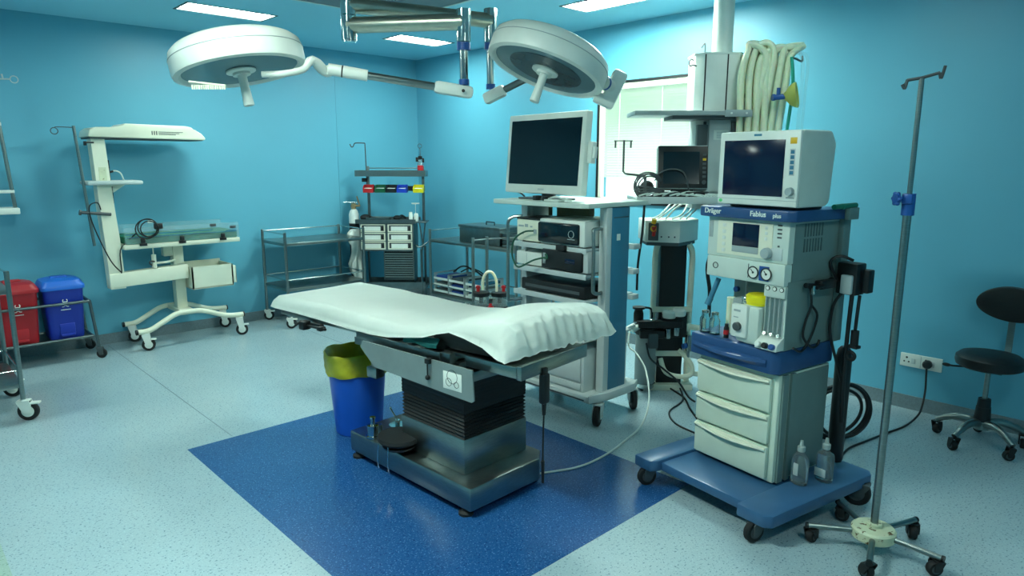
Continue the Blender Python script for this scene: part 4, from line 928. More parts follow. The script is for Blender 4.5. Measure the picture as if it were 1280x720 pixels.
# patient monitor standing on the lower shelf
PM = thing('patient_monitor', 'black bedside patient monitor standing on the lower pendant shelf before the window', 'patient monitor', pw(-.31, -.24, 1.425), PA-8)
q = MB(); q.prism([(-.14, -.06), (.14, -.06), (.18, .05), (-.17, .05)], 0, .035, 'z', .004); q.box(-.07, .07, -.02, .04, .03, .06, .004); obj('stand', q, 'black', PM)
Tm = Matrix.Translation((0, 0, .045)) @ Matrix.Rotation(math.radians(-12), 4, 'X')
q = MB(Tm); q.box(-.165, .165, -.03, .05, 0, .29, .016); bd = obj('housing', q, 'lgrey', PM)
q = MB(Tm); q.box(-.158, .158, -.034, -.028, .008, .283, .004); fp = obj('front_panel', q, 'black', bd)
q = MB(Tm); q.box(-.125, .105, -.0355, -.033, .035, .245); obj('screen', q, 'screen', fp)
for k in range(6):
    q = MB(Tm); q.box(.125, .147, -.0365, -.033, .075+.028*k, .09+.028*k, .002); obj('key', q, 'amber' if k == 4 else 'dgrey', fp)
q = MB(Tm); q.cyl((.135, -.033, .045), (.135, -.045, .045), .013); obj('dial', q, 'dgrey', fp)
# lead coils beside it
q = MB()
for k in range(5): q.ring((0, -.03+.012*k, .055+.004*k), .075+.008*(k % 3), .005, (.15*k-.2, 1, .2), 26, 6)
for k in range(3): q.ring((.02, .0, .02+.012*k), .085, .007, (.1*k, .1, 1), 26, 6)
q.tube([(.03, -.02, .12), (.12, -.03, .17), (.22, -.05, .15), (.26, -.06, .02)], .005, 8); q.tube([(.04, 0, .10), (.14, -.02, .13), (.20, -.04, .05)], .005, 8)
o = obj('lead_coil', q, 'dgrey'); o.location = pw(-.53, -.22, 1.432); o.rotation_euler = (0, 0, math.radians(PA)); tag(o, 'coiled monitor leads beside the black patient monitor', 'cable')
q = MB(); q.ball((0, 0, .05), .055, .045, .05)
o = obj('pressure_cuff', q, 'black'); o.location = pw(-.52, -.14, 1.43); tag(o, 'black rolled pressure cuff behind the coiled leads', 'pressure cuff')
q = MB()
random.seed(5)
for k in range(7): q.tube([(-.28+.05*k, -.10+.02*(k % 3), .008), (-.2+.05*k, -.03, .02+.01*(k % 2)), (-.1+.05*k, .02-.02*(k % 2), .012), (.05+.03*k, -.06+.02*(k % 2), .012), (.13+.02*k, -.08, .0)], .006, 6)
o = obj('cable_tangle', q, 'cable_w'); o.location = pw(-.33, -.26, 1.43); o.rotation_euler = (0, 0, math.radians(PA)); tag(o, 'tangle of white cables on the shelf under the patient monitor', 'cable')
o['kind'] = 'stuff'
q = MB(); q.tube([pw(-.10, -.30, 1.44), pw(.02, -.30, 1.46), pw(.08, -.28, 1.56), pw(.13, -.24, 1.70), pw(.17, -.18, 1.74)], .008, 8); q.tube([pw(-.05, -.31, 1.435), pw(.1, -.30, 1.45), pw(.16, -.28, 1.60), pw(.19, -.2, 1.72)], .006, 8)
tag(obj('monitor_cable', q, 'cable_w'), 'pale cables sweeping up from the patient monitor shelf past the pendant', 'cable')

# breathing hoses hung on the pendant bracket
def corr(pts, r):  # corrugated tube
    P = []
    for p, q_ in zip(pts, pts[1:]):
        P.append(V(p))
    return MB().tube(pts, r, 10, sub=7)
HL = ['outermost left', 'second', 'third', 'fourth', 'fifth', 'sixth', 'seventh', 'eighth', 'ninth']
for k in range(11):
    x0 = .085+.036*k; top = 2.40+.018*math.sin(k*.6+.4); y0 = -.05+.035*(k % 3)
    xa = .10+.018*k; xb = xa+.10
    pts = [pw(xa+.01, y0, 1.62), pw(xa, y0-.01, 1.95), pw(xa-.005+.004*(k % 2), y0, 2.22), pw(xa+.035, y0+.01, top-.03), pw(x0+.06, y0, top+.01), pw(xb+.045, y0-.01, top-.06), pw(xb+.03, y0, 2.15), pw(xb+.01, y0+.01, 1.9), pw(xb-.02, y0, 1.62)]
    o = corr(pts, .021); o = obj('breathing_hose', o, 'hose')
    tag(o, 'cream breathing hose looped in the bundle hanging beside the pendant', 'hose', 'breathing hoses on the pendant')
q = MB(); q.tube([pw(.36, -.06, 2.33), pw(.44, -.07, 2.365), pw(.485, -.07, 2.32), pw(.495, -.07, 2.2), pw(.49, -.07, 1.9), pw(.485, -.07, 1.6)], .012, 10); q.tube([pw(.44, -.06, 2.355), pw(.50, -.07, 2.35), pw(.525, -.07, 2.28), pw(.52, -.07, 2.1), pw(.51, -.07, 1.6)], .010, 10)
tag(obj('oxygen_tubing', q, 'clear'), 'thin clear tubing hanging at the right of the breathing hoses', 'tubing')
q = MB(); q.tube([pw(.41, -.08, 2.33), pw(.425, -.09, 2.2), pw(.425, -.09, 2.05), pw(.41, -.09, 1.85), pw(.40, -.08, 1.62)], .0105, 10)
tag(obj('oxygen_tubing', q, 'tealhose'), 'teal green tube hanging among the cream breathing hoses', 'tubing')
FM = thing('face_mask', 'yellow breathing mask with a blue connector hanging on the hose bundle', 'mask', pw(.375, -.13, 2.075), PA)
q = MB(); q.lathe([(.015, -.02), (.03, .0), (.055, .02), (.072, .05), (.075, .065), (.065, .068), (.045, .04), (.02, .015)], (0, 0, 0), 24, (.8, -.45, .1), .8, 1.25); obj('cushion', q, 'mask', FM)
q = MB(); q.cyl((-.07, .02, -.005), (-.01, .0, 0), .018); q.cyl((-.05, .01, .0), (-.05, .01, .055), .012); q.cyl((-.085, .02, -.005), (-.07, .02, -.005), .022); obj('elbow_connector', q, 'seal_blue', FM)

# ================================================================ black gas column on the floor with arms and flowmeters
GS = thing('gas_stand', 'floor stand with black column between white pipes and a white head box', 'equipment stand', (4.20, 2.74, 0), PA)
q = MB(); q.box(-.15, .16, -.10, .10, 0, .045, .004); obj('foot_frame', q, 'cream', GS)
q = MB(); q.box(-.10, .085, -.05, .05, .045, 1.08, .003); obj('column', q, 'black', GS)
for x0, x1, x2 in ((-.14, -.135, -.12), (.125, .13, .10)):
    q = MB(); q.tube([(x1, -.03, .05), (x0, -.03, .4), (x1, -.03, .8), (x1, -.03, 1.0), (x2, -.03, 1.075)], .021, 12); obj('side_pipe', q, 'cream', GS)
for z in (.60, .27): q = MB(); q.box(-.15, .14, -.06, -.045, z-.02, z+.02, .003); obj('cross_bar', q, 'cream', GS)
q = MB(); q.prism([(-.235, -.14), (-.01, -.20), (.17, .0), (.17, .14), (-.235, .14)], 1.10, 1.25, 'z', .006); hb = obj('head_box', q, 'white', GS)
q = MB(); q.prism([(-.22, -.12), (-.01, -.18), (.15, .0), (.15, .13), (-.22, .13)], 1.075, 1.10, 'z'); obj('box_underside', q, 'dgrey', hb)
Tb = V((.225, -.06, 0)).normalized(); nb = V((Tb.y, -Tb.x, 0))
def fbx(u, z): return V((-.235, -.14, 0))+Tb*u+UP*z
q = MB(); q.obox(fbx(.055, 1.175)+nb*.004, Tb, nb, UP, .035, .006, .062, .006); obj('outlet_panel', q, 'dgrey', hb)
q = MB(); q.cyl(fbx(.055, 1.20)+nb*.005, fbx(.055, 1.20)+nb*.05, .020); q.cyl(fbx(.055, 1.235)+nb*.02, fbx(.06, 1.262)+nb*.03, .016); o = obj('valve_knob', q, 'amber', hb)
q = MB(); q.cyl(fbx(.06, 1.18)+nb*.03, fbx(.06, 1.215)+nb*.045, .017); q.cyl(fbx(.058, 1.15)+nb*.03, fbx(.06, 1.18)+nb*.04, .012); obj('valve_knob', q, 'red', hb)
q = MB()
for u in (.11, .16, .20): q.cyl(fbx(u, 1.14)+nb*0, fbx(u, 1.14)+nb*.004, .006)
obj('box_screw', q, 'dgrey', hb)
q = MB()
for k in range(6): q.tube([(-.18+.05*k, -.06+.02*(k % 2), 1.255), (-.12+.05*k, -.08, 1.29+.02*(k % 3)), (-.04+.04*k, -.02, 1.36), (.02+.03*k, .02, 1.40)], .007, 6)
obj('hose_tails', q, 'cable_w', hb)
q = MB(); q.cyl((.09, -.05, .475), (.255, -.06, .455), .022); q.cyl((.255, -.06, .46), (.255, -.06, .36), .018); q.cyl((.10, -.05, .44), (.10, -.05, .50), .03); obj('swing_arm', q, 'cream', GS)
q = MB(); q.cyl((.12, -.09, .42), (.12, -.09, .30), .022); q.cyl((.115, -.10, .30), (.115, -.10, .25), .012); fm = obj('flowmeter', q, 'chrome', GS)
q = MB(); q.cyl((.095, -.10, .34), (.075, -.11, .34), .02); obj('flow_knob', q, 'seal_blue', fm)
q = MB(); q.tube([(.05, -.07, .30), (.13, -.11, .22), (.14, -.13, .14), (.06, -.14, .12), (-.04, -.1, .14), (-.08, -.08, .24)], .018, 10); q.tube([(.14, -.12, .14), (.24, -.11, .13), (.28, -.08, .16)], .018, 10); obj('gas_hose', q, 'cream', GS)
q = MB(); q.box(-.08, .10, -.09, -.05, .40, .58, .006); q.box(-.26, .06, -.14, -.07, .48, .53, .006); obj('valve_block', q, 'black', GS)
for x, z, m_ in ((-.03, .545, 'white'), (.04, .56, 'white')): q = MB(); q.lathe([(.045, z), (.05, z+.01), (.05, z+.04), (.035, z+.055)], (x, -.08, 0), 22); obj('regulator_cap', q, m_, GS)
for x, z in ((-.04, .40), (.02, .42)): q = MB(); q.lathe([(.02, z), (.022, z+.01), (.022, z+.07), (.01, z+.08)], (x, -.11, 0), 16); obj('regulator', q, 'chrome', GS)
# suction canister hooked onto it
SC = thing('absorber_canister', 'grey cylindrical canister with black lid at the foot of floor stand', 'canister', (4.03, 2.83, 0), PA)
q = MB(); q.lathe([(.07, .05), (.074, .06), (.074, .43), (.07, .44)], seg=28); bd = obj('body', q, 'canister', SC)
q = MB(); q.lathe([(.02, .012), (.07, .016), (.078, .03), (.078, .052), (.07, .056)], seg=28); obj('base_ring', q, 'chrome', SC)
for a in (0, 2.1, 4.2): q = MB(); q.cyl((.05*math.cos(a), .05*math.sin(a), 0), (.05*math.cos(a), .05*math.sin(a), .02), .012); obj('foot', q, 'rubber', SC)
q = MB(); q.lathe([(.078, .42), (.082, .43), (.082, .47), (.05, .48), (.03, .50)], seg=28); q.box(-.06, .12, -.085, .02, .40, .46, .01); ld = obj('lid', q, 'black', SC)
q = MB(); q.box(.0, .07, -.1, -.06, .33, .44, .01); obj('bracket', q, 'dgrey', SC)
q = MB(); q.lathe([(.03, .50), (.036, .51), (.036, .57), (.028, .60), (.045, .605), (.045, .62), (.01, .625)], (-.06, 0, 0), 20); q.tube([(-.02, .0, .615), (.03, .0, .60), (.04, 0, .53)], .008, 8); obj('gauge', q, 'black', SC)
q = MB(); q.cyl((-.03, -.03, .49), (.05, -.02, .53), .016); q.ball((.03, -.04, .51), .03); q.cyl((-.10, -.02, .50), (-.03, -.02, .495), .018); obj('valve_fitting', q, 'chrome', SC)
q = MB(); q.tube([(-.10, -.07, .50), (-.16, -.09, .47), (-.18, -.1, .40), (-.17, -.1, .36)], .017, 10); q.cyl((-.12, -.08, .46), (-.07, -.06, .485), .02); obj('outlet_elbow', q, 'cable_w', SC)
q = MB(); q.tube([(-.02, -.12, .38), (.01, -.13, .27), (.10, -.15, .20), (.20, -.2, .12), (.26, -.26, .03), (.30, -.30, .006)], .007, 8); obj('drain_tube', q, 'black', SC)
# cables and hoses near the stand
def cable(label, pts, r, m, name='floor_cable', cat='cable', sub=6):
    return tag(obj(name, MB().tube(pts, r, 8, sub=sub), m), label, cat)
cable('thick black hose curving down beside the floor stand', [pw(.12, -.1, 1.35), pw(.10, -.22, 1.2), (4.15, 2.42, 1.0), (4.23, 2.45, .75), (4.27, 2.47, .5), (4.30, 2.49, .2), (4.32, 2.51, .014)], .014, 'black', 'gas_hose', 'hose')
cable('thin black lead hanging straight beside the anaesthesia machine', [pw(.09, -.06, 1.34), pw(.12, -.2, 1.12), pw(.15, -.28, .85), pw(.19, -.33, .5), pw(.2, -.34, .2), pw(.2, -.34, .005)], .006, 'black', 'lead')
cable('black lead hanging down beside the cart from the pendant shelf', [pw(-.57, -.34, 1.40), pw(-.58, -.35, 1.2), pw(-.60, -.35, 1.0), pw(-.60, -.34, .82)], .008, 'black', 'lead')
cable('black cable trailing over the floor from the floor stand to the anaesthesia machine', [(4.12, 2.66, .02), (4.05, 2.5, .008), (3.9, 2.36, .007), (3.75, 2.2, .007), (3.62, 2.05, .007), (3.5, 1.95, .007)], .007, 'black')
cable('second black cable curling across the floor behind the anaesthesia machine', [(4.15, 2.60, .03), (4.0, 2.48, .007), (3.75, 2.42, .007), (3.6, 2.28, .007), (3.55, 2.1, .007), (3.55, 2.0, .007)], .006, 'black')
cable('long white cable running from the canister across the floor to the table handset', [(3.93, 2.90, .47), (3.85, 2.85, .36), (3.80, 2.74, .33), (3.72, 2.60, .25), (3.55, 2.45, .12), (3.35, 2.36, .04), (3.15, 2.33, .006), (2.9, 2.28, .006), (2.68, 2.28, .006), (2.52, 2.34, .006), (2.44, 2.38, .006)], .006, 'cable_w')
# ================================================================ anaesthesia machine
FA = -99.2
FO = V((2.965, 1.335, 0))
AM = thing('anaesthesia_machine', 'pale anaesthesia machine with blue top and wheeled slate-blue base', 'anaesthesia machine', FO, FA)
def aw(x, y, z):
    a = math.radians(FA); return (FO.x+x*math.cos(a)-y*math.sin(a), FO.y+x*math.sin(a)+y*math.cos(a), z)
# base
q = MB(); q.prism([(-.60, -.31), (-.49, -.31), (-.47, -.27), (-.47, .42), (-.60, .42)], .095, .155, 'z', .010)
q.prism([(.03, -.30), (.17, -.30), (.20, -.27), (.22, .48), (.19, .52), (.03, .52)], .095, .155, 'z', .010)
q.box(-.475, .035, -.245, .02, .095, .140, .006); q.box(-.475, .035, .02, .42, .10, .135, .004)
obj('base', q, 'base_blue', AM)
for x, y, r, yw in ((-.535, -.26, .05, 70), (.115, -.26, .05, 80), (.205, .43, .066, 20), (-.535, .36, .05, 100)):
    caster(AM, x, y, r, .10 if r < .06 else .125, yw, 'dgrey', 'rubber', .03, 'dgrey', r > .06)
# drawer cabinet
q = MB(); q.box(-.465, 0, 0, .40, .15, .68, .004); cb = obj('cabinet', q, 'drawer', AM)
q = MB(); q.box(.0, .012, .02, .06, .15, .68); q.box(.0, .014, .08, .11, .15, .68); obj('side_moulding', q, 'machine_shaded', cb)
q = MB(); q.box(.0, .006, .11, .39, .16, .67); obj('side_panel', q, 'machine_shaded', cb)
for z0, z1 in ((.497, .660), (.340, .482), (.165, .325)):
    q = MB(); q.box(-.458, -.03, -.022, 0, z0, z1, .005); d = obj('drawer', q, 'drawer', AM)
    q = MB(); n = 14; rows = []
    ring = []
    for i in range(n+1):
        x = -.455+.42*i/n; s_ = math.sin(PI*i/n)
        ring.append([(x, -.020, z1-.004), (x, -.030-.022*s_, z1-.006-.004*s_), (x, -.032-.024*s_, z1-.014-.006*s_), (x, -.020, z1-.030)])
    q.loft(ring); obj('drawer_handle', q, 'cream', d)
# blue work surface block
q = MB(); q.prism([(-.49, -.05), (-.02, -.05), (.012, -.02), (.015, .40), (-.48, .40)], .69, .80, 'z', .010); wt = obj('work_surface', q, 'navy', AM)
q = MB(); ring = []
for i in range(15):
    x = -.47+.43*i/14; s_ = math.sin(PI*i/14); ring.append([(x, -.048, .76), (x, -.056-.024*s_, .755-.008*s_), (x, -.058-.026*s_, .742-.010*s_), (x, -.048, .715)])
q.loft(ring); obj('surface_handle', q, 'navy', wt)
# rear column with the upper housing
q = MB(); q.box(-.39, -.10, .14, .40, .80, 1.12, .003); obj('back_panel', q, 'machine_shaded', AM)
q = MB(); q.box(-.10, .008, .0, .40, .80, 1.12, .003); sb = obj('flow_tube_housing', q, 'machine_shaded', AM)
q = MB(); q.box(-.43, .005, -.03, .38, 1.10, 1.20, .006); gb = obj('gauge_panel', q, 'machine', AM)
q = MB(); q.box(-.44, .008, -.02, .38, 1.20, 1.392, .006); ch = obj('control_housing', q, 'machine', AM)
q = MB(); q.box(.0, .0095, .02, .37, 1.12, 1.38); obj('side_cover', q, 'machine_shaded', ch)
q = MB()
for k in range(7): 
    for j in range(2): q.box(.0095, .0115, .09+.022*k, .099+.022*k, 1.25+.07*j, 1.31+.07*j)
obj('side_vent', q, 'vent', ch)
q = MB(); q.prism([(-.47, -.05), (-.46, -.06), (.02, -.06), (.045, -.03), (.05, .39), (-.47, .39)], 1.392, 1.442, 'z', .008); tp = obj('top_tray', q, 'navy', AM)
text('tray_logo', 'Dräger', .034, 'white', tp, (-.435, -.0605, 1.410), (1, 0, 0), (0, 0, 1))
text('tray_lettering', 'Fabius', .034, 'white', tp, (-.175, -.0605, 1.409), (1, 0, 0), (0, 0, 1))
text('tray_lettering', 'plus', .026, 'white', tp, (-.055, -.0605, 1.409), (1, 0, 0), (0, 0, 1))
# control panel face
q = MB(); q.box(-.38, -.075, -.024, -.019, 1.215, 1.378, .002); cp = obj('control_panel', q, 'cream', ch)
q = MB(); q.box(-.29, -.145, -.027, -.023, 1.262, 1.368, .001); dp = obj('display', q, 'screen_blue', cp)
q = MB(); q.box(-.29, -.145, -.027, -.023, 1.232, 1.260, .001); obj('soft_keys', q, 'grey', cp)
for k in range(5):
    q = MB(); q.box(-.35, -.33, -.026, -.023, 1.225+.03*k, 1.242+.03*k, .002); obj('button', q, 'white', cp)
for k in range(3):
    q = MB(); q.box(-.115, -.10, -.026, -.023, 1.30+.025*k, 1.315+.025*k, .002); obj('button', q, 'white', cp)
q = MB()
for k in range(4): q.box(-.052, -.03, -.022, -.019, 1.315+.018*k, 1.322+.018*k)
q.box(-.047, -.037, -.022, -.019, 1.275, 1.283)
obj('indicator_marks', q, 'dgrey', cp)
q = MB(); q.box(-.11, -.02, -.024, -.018, 1.215, 1.27, .003); obj('dial_plate', q, 'lgrey', cp)
q = MB(); q.lathe([(.026, 0), (.026, .014), (.022, .026), (.006, .028)], (-.095, -.022, 1.243), 24, (0, -1, 0)); obj('dial', q, 'grey', cp)
q = MB(); q.box(-.432, -.41, -.0225, -.019, 1.29, 1.37, .002); obj('switch_plate', q, 'grey', ch)
# gauges
q = MB(); q.ring((-.375, -.032, 1.155), .014, .002, (0, 1, 0)); obj('gauge_ring', q, 'dgrey', gb)
for x, m_ in ((-.155, 'paper'), (-.085, 'paper')):
    q = MB(); q.lathe([(.0, -.005), (.027, -.005), (.027, .0)], (x, -.032, 1.148), 26, (0, 1, 0)); g = obj('pressure_gauge', q, m_, gb)
    q = MB(); q.ring((x, -.038, 1.148), .027, .003, (0, 1, 0)); q.cyl((x, -.0385, 1.148), (x-.012, -.0385, 1.162), .0015, seg=6); q.cyl((x, -.036, 1.148), (x, -.0395, 1.148), .005); obj('gauge_rim', q, 'ink', g)
q = MB(); q.box(-.125, -.075, -.0335, -.029, 1.115, 1.182); obj('gauge_badge', q, 'seal_blue', gb)
q = MB(); q.box(-.187, -.184, -.0315, -.029, 1.12, 1.185); obj('gauge_line', q, 'ink', gb)
# flow tubes and knobs
q = MB(); q.box(-.10, .008, -.022, 0, 1.045, 1.10, .003); q.box(-.10, .008, -.006, 0, .805, 1.045); fp = obj('flow_panel', q, 'machine', sb)
for k in range(3):
    q = MB(); q.lathe([(.011, 0), (.011, .003)], (-.08+.036*k, -.022, 1.085), 18, (0, -1, 0)); g = obj('small_gauge', q, 'ink', fp)
    q = MB(); q.lathe([(.008, 0), (.008, .004)], (-.08+.036*k, -.022, 1.085), 18, (0, -1, 0)); obj('small_gauge_face', q, 'paper', g)
q = MB(); q.box(-.094, .002, -.008, -.006, .875, 1.035); obj('tube_backing', q, 'lgrey', fp)
for k in range(4):
    q = MB(); q.cyl((-.083+.024*k, -.014, .875), (-.083+.024*k, -.014, 1.04), .0065, seg=12); obj('flow_tube', q, 'glass', fp)
q = MB()
for k in range(4):
    for j in range(11): q.box(-.093+.024*k, -.089+.024*k, -.0086, -.0079, .89+.013*j, .893+.013*j)
obj('tube_scale', q, 'ink', fp)
q = MB(); q.prism([(-.006, .865), (-.05, .835), (-.06, .805), (-.006, .805)], -.105, .008, 'x', .002); kp = obj('knob_panel', q, 'white', sb)
for k, m_ in enumerate(('white', 'black', 'seal_blue')):
    q = MB(); q.lathe([(.014, 0), (.014, .02), (.010, .024)], (-.085+.036*k, -.05, .822), 16, (0, -1, .3)); obj('flow_knob', q, m_, kp)
q = MB()
for k in range(3): q.cyl((-.08+.036*k, -.012, .868), (-.08+.036*k, -.03, .875), .008)
obj('tube_fitting', q, 'chrome', sb)
# vaporiser bolted to the rail, left of the flow tubes
q = MB(); q.box(-.235, -.105, -.04, .12, .805, .985, .018); q.cyl((-.165, .035, .805), (-.165, .035, .99), .066, seg=30); vp = obj('vaporiser', q, 'machine', AM)
q = MB(); q.box(-.250, -.16, -.056, -.03, .83, .99, .008); vf = obj('vaporiser_face', q, 'white', vp)
q = MB(); q.lathe([(.02, 0), (.02, .016), (.015, .02)], (-.205, -.056, .885), 20, (0, -1, 0)); obj('vaporiser_knob', q, 'dgrey', vf)
q = MB(); q.box(-.232, -.195, -.0575, -.056, .955, .965); q.box(-.232, -.205, -.0575, -.056, .925, .93); obj('vaporiser_print', q, 'grey', vf)
q = MB(); q.lathe([(.02, .985), (.06, .99), (.06, 1.0), (.064, 1.003), (.064, 1.03), (.055, 1.038), (.01, 1.04)], (-.155, .03, 0), 30); obj('vaporiser_dial', q, 'yellow', vp)
q = MB(); q.cyl((-.21, .0, .98), (-.21, .0, 1.01), .018); q.ball((-.21, .0, 1.01), .02); obj('filler_cap', q, 'chrome', vp)
q = MB(); q.box(-.30, -.23, .02, .12, .96, 1.0, .004); q.cyl((-.285, .1, .83), (-.285, .1, 1.10), .006); q.cyl((-.30, .06, .82), (-.30, .06, .94), .012); obj('vaporiser_rail', q, 'grey', AM)
q = MB(); q.cyl((-.365, .12, 1.02), (-.365, .1385, 1.02), .014); obj('round_badge', q, 'seal_blue', AM)
q = MB(); q.cyl((-.40, .03, 1.08), (-.42, .0, .98), .013); q.cyl((-.42, .0, .98), (-.428, -.012, .945), .016); obj('breathing_arm', q, 'panel_blue', AM)
q = MB(); q.cyl((-.37, .10, .80), (-.37, .10, .98), .022); obj('bellows_post', q, 'hose', AM)
# side clutter
q = MB(); q.box(.02, .06, .18, .30, 1.075, 1.115, .006); q.cyl((.06, .14, 1.09), (.06, .19, 1.095), .008); q.tube([(.03, .10, 1.10), (.035, .2, 1.09), (.035, .3, 1.11)], .013, 10); sc = obj('breathing_bracket', q, 'black', AM)
q = MB(); q.box(.045, .06, .12, .135, 1.06, 1.10, .002); obj('bracket_tip', q, 'chrome', sc)
q = MB(); q.box(.03, .13, .34, .42, 1.04, 1.19, .008); q.box(.05, .16, .39, .44, 1.05, 1.16, .006); bx = obj('plug_block', q, 'black', AM)
q = MB(); q.box(.06, .115, .325, .345, 1.045, 1.135, .006); obj('adaptor', q, 'lgrey', bx)
for pts, r in (([(.07, .335, 1.05), (.035, .33, .98), (.03, .33, .85), (.06, .36, .70), (.07, .40, .60)], .007), ([(.11, .35, 1.04), (.10, .36, .85), (.09, .38, .60), (.09, .40, .40)], .010), ([(.13, .38, 1.04), (.125, .38, .9), (.125, .38, .86)], .008), ([(.04, .34, 1.10), (.02, .3, 1.19), (.05, .33, 1.22), (.09, .37, 1.20)], .007)):
    obj('power_lead', MB().tube(pts, r, 8), 'black', AM)
q = MB(); q.cyl((.125, .38, .87), (.125, .38, .79), .018); q.box(.10, .15, .36, .40, .785, .80, .004); q.ring((.125, .36, .75), .018, .009, (0, 1, 0)); obj('hanging_plug', q, 'rubber', AM)
q = MB(); q.tube([(.03, .14, 1.08), (.03, .155, 1.0), (.03, .12, .93), (.03, .11, .86), (.03, .18, .80), (.03, .23, .80), (.03, .245, .825)], .006, 8); q.tube([(.03, .16, 1.0), (.03, .21, .95), (.03, .19, .88), (.03, .15, .82), (.03, .10, .79), (.03, .04, .815)], .006, 8); obj('stethoscope_tubing', q, 'black', AM)
q = MB(); q.cyl((.06, .22, 1.452), (.06, .40, 1.455), .012); q.cyl((.06, .28, 1.452), (.06, .30, 1.452), .014); obj('tray_rail', q, 'bgreen', AM)
q = MB(); q.box(.05, .075, .33, .41, 1.39, 1.445, .003); q.box(.01, .035, .36, .42, .80, 1.39, .003); obj('rear_post', q, 'navy' if False else 'machine_shaded', AM)
# cylinder on the back
q = MB(); q.lathe([(.034, .165), (.038, .18), (.038, .70), (.03, .745), (.018, .76)], (.035, .465, 0), 24); obj('gas_cylinder', q, 'cyl_black', AM)
# monitor on the tray
AMO = thing('patient_monitor', 'cream patient monitor with navy screen on the anaesthesia machine top', 'patient monitor', aw(-.165, .06, 1.443), FA)
q = MB(); q.box(-.17, .18, -.06, .14, 0, .016, .004); obj('foot_plate', q, 'black', AMO)
q = MB(); q.prism([(-.095, .012), (.11, .012), (.14, .03), (.16, .29), (.12, .345), (-.085, .345), (-.10, .33)], -.205, .215, 'x', .012); bd = obj('housing', q, 'machine', AMO)
q = MB(); q.box(-.207, .214, -.112, -.094, .014, .343, .012); bz = obj('bezel', q, 'white', AMO)
q = MB(); q.box(-.178, .142, -.1145, -.111, .058, .305, .002); obj('screen', q, 'screen_blue', bz)
q = MB(); q.box(-.205, .212, -.1135, -.111, .040, .042); obj('bezel_joint', q, 'grey', bz)
q = MB(); q.cyl((.182, -.111, .082), (.182, -.130, .082), .019, .017, seg=22); obj('dial', q, 'grey', bz)
q = MB(); q.box(.165, .197, -.1135, -.111, .285, .312, .003); obj('alarm_key', q, 'amber', bz)
q = MB(); q.box(.167, .193, -.1128, -.111, .15, .265, .003); kb = obj('key_strip', q, 'lgrey', bz)
for k in range(5): q = MB(); q.box(.171, .189, -.1142, -.112, .155+.022*k, .171+.022*k, .002); obj('key', q, 'panel_blue', kb)
q = MB(); q.box(-.02, .02, -.1135, -.111, .322, .332, .002); obj('maker_mark', q, 'panel_blue', bz)
q = MB(); q.box(.162, .202, -.1132, -.111, .052, .058); obj('dial_print', q, 'grey', bz)
q = MB(); q.ball((-.185, -.1125, .03), .010, .003, .008); obj('power_lamp', q, 'lime', bz)
# glass jars and small things on the work surface
for x, lb in ((-.445, 'small glass jar at the left edge of the blue work surface'), (-.385, 'small glass jar between the left jar and the vaporiser')):
    B = thing('glass_jar', lb, 'jar', aw(x, .0, .80), FA)
    q = MB(); q.lathe([(.02, 0), (.027, .003), (.027, .07), (.018, .085), (.018, .10), (.015, .10), (.015, .084), (.023, .068), (.023, .006), (.01, .005)], seg=22); obj('body', q, 'glass', B)
    q = MB(); q.lathe([(.019, .10), (.019, .112), (.005, .114)], seg=18); obj('stopper', q, 'chrome', B)
B = thing('vial', 'dark vial with white cap beside the vaporiser', 'bottle', aw(-.305, -.01, .80), FA)
q = MB(); q.lathe([(.013, 0), (.013, .05), (.009, .058), (.009, .07)], seg=16); obj('body', q, 'black', B)
q = MB(); q.lathe([(.0135, .018), (.0135, .04)], seg=16); obj('label', q, 'red', B)
# squeeze bottles standing on the base plate
for x, y, h, lb in ((.075, .10, .20, 'clear wash bottle with a rounded top on the blue base'), (.125, .225, .20, 'clear flat-shouldered bottle with a label nearer the base wheel')):
    B = thing('wash_bottle', lb, 'bottle', aw(x, y, .155), FA, 'bottles on the machine base')
    q = MB()
    if y < .15: q.lathe([(.03, 0), (.038, .006), (.040, .03), (.038, .08), (.040, .11), (.034, .135), (.018, .155), (.016, .165)], seg=24, sx=1.05, sy=.85)
    else: q.lathe([(.034, 0), (.04, .006), (.04, .125), (.036, .138), (.016, .15), (.015, .163)], seg=24, sx=1.05, sy=.85)
    bd = obj('body', q, 'fluid', B)
    q = MB(); q.lathe([(.017, .162), (.018, .166), (.018, .185), (.010, .19), (.007, .215)], seg=16); obj('cap', q, 'cloudy', B)
    q = MB()
    if y < .15: q.box(-.012, .012, -.036, -.033, .05, .11, .001)
    else: q.box(-.03, .025, -.0365, -.033, .03, .07, .001)
    obj('label', q, 'lgrey', bd)

# ================================================================ drip stand at right
DS = thing('drip_stand', 'tall steel drip stand with blue clamp and chipped cream hub', 'drip stand', (2.99, .885, 0), 0)
T = Matrix.Translation((0, 0, 0))
q = MB(); q.lathe([(.02, .055), (.082, .057), (.088, .064), (.088, .098), (.08, .106), (.03, .110), (.03, .125), (.02, .127)], seg=36); obj('hub', q, 'worn', DS)
for k, a in enumerate((52, 124, 196, 268, 340)):
    a = math.radians(a); c_, s_ = math.cos(a), math.sin(a)
    q = MB(); q.cyl((.06*c_, .06*s_, .082), (.27*c_, .27*s_, .0795), .0125, seg=14); lg = obj('leg', q, 'steel', DS)
    q = MB(); q.cyl((.262*c_, .262*s_, .0796), (.273*c_, .273*s_, .0794), .0135, seg=14); obj('leg_cap', q, 'black', lg)
    caster(DS, .25*c_, .25*s_, .031, .072, math.degrees(a)+50, 'black', 'rubber', .03, 'dgrey')
q = MB(); q.cyl((0, 0, .12), (0, 0, 1.50), .0155, seg=18); obj('outer_pole', q, 'steel', DS)
q = MB(); q.cyl((0, 0, 1.45), (0, 0, 1.965), .0095, seg=16); obj('inner_pole', q, 'steel', DS)
hd_ = V((.55, -.83, 0)).normalized()
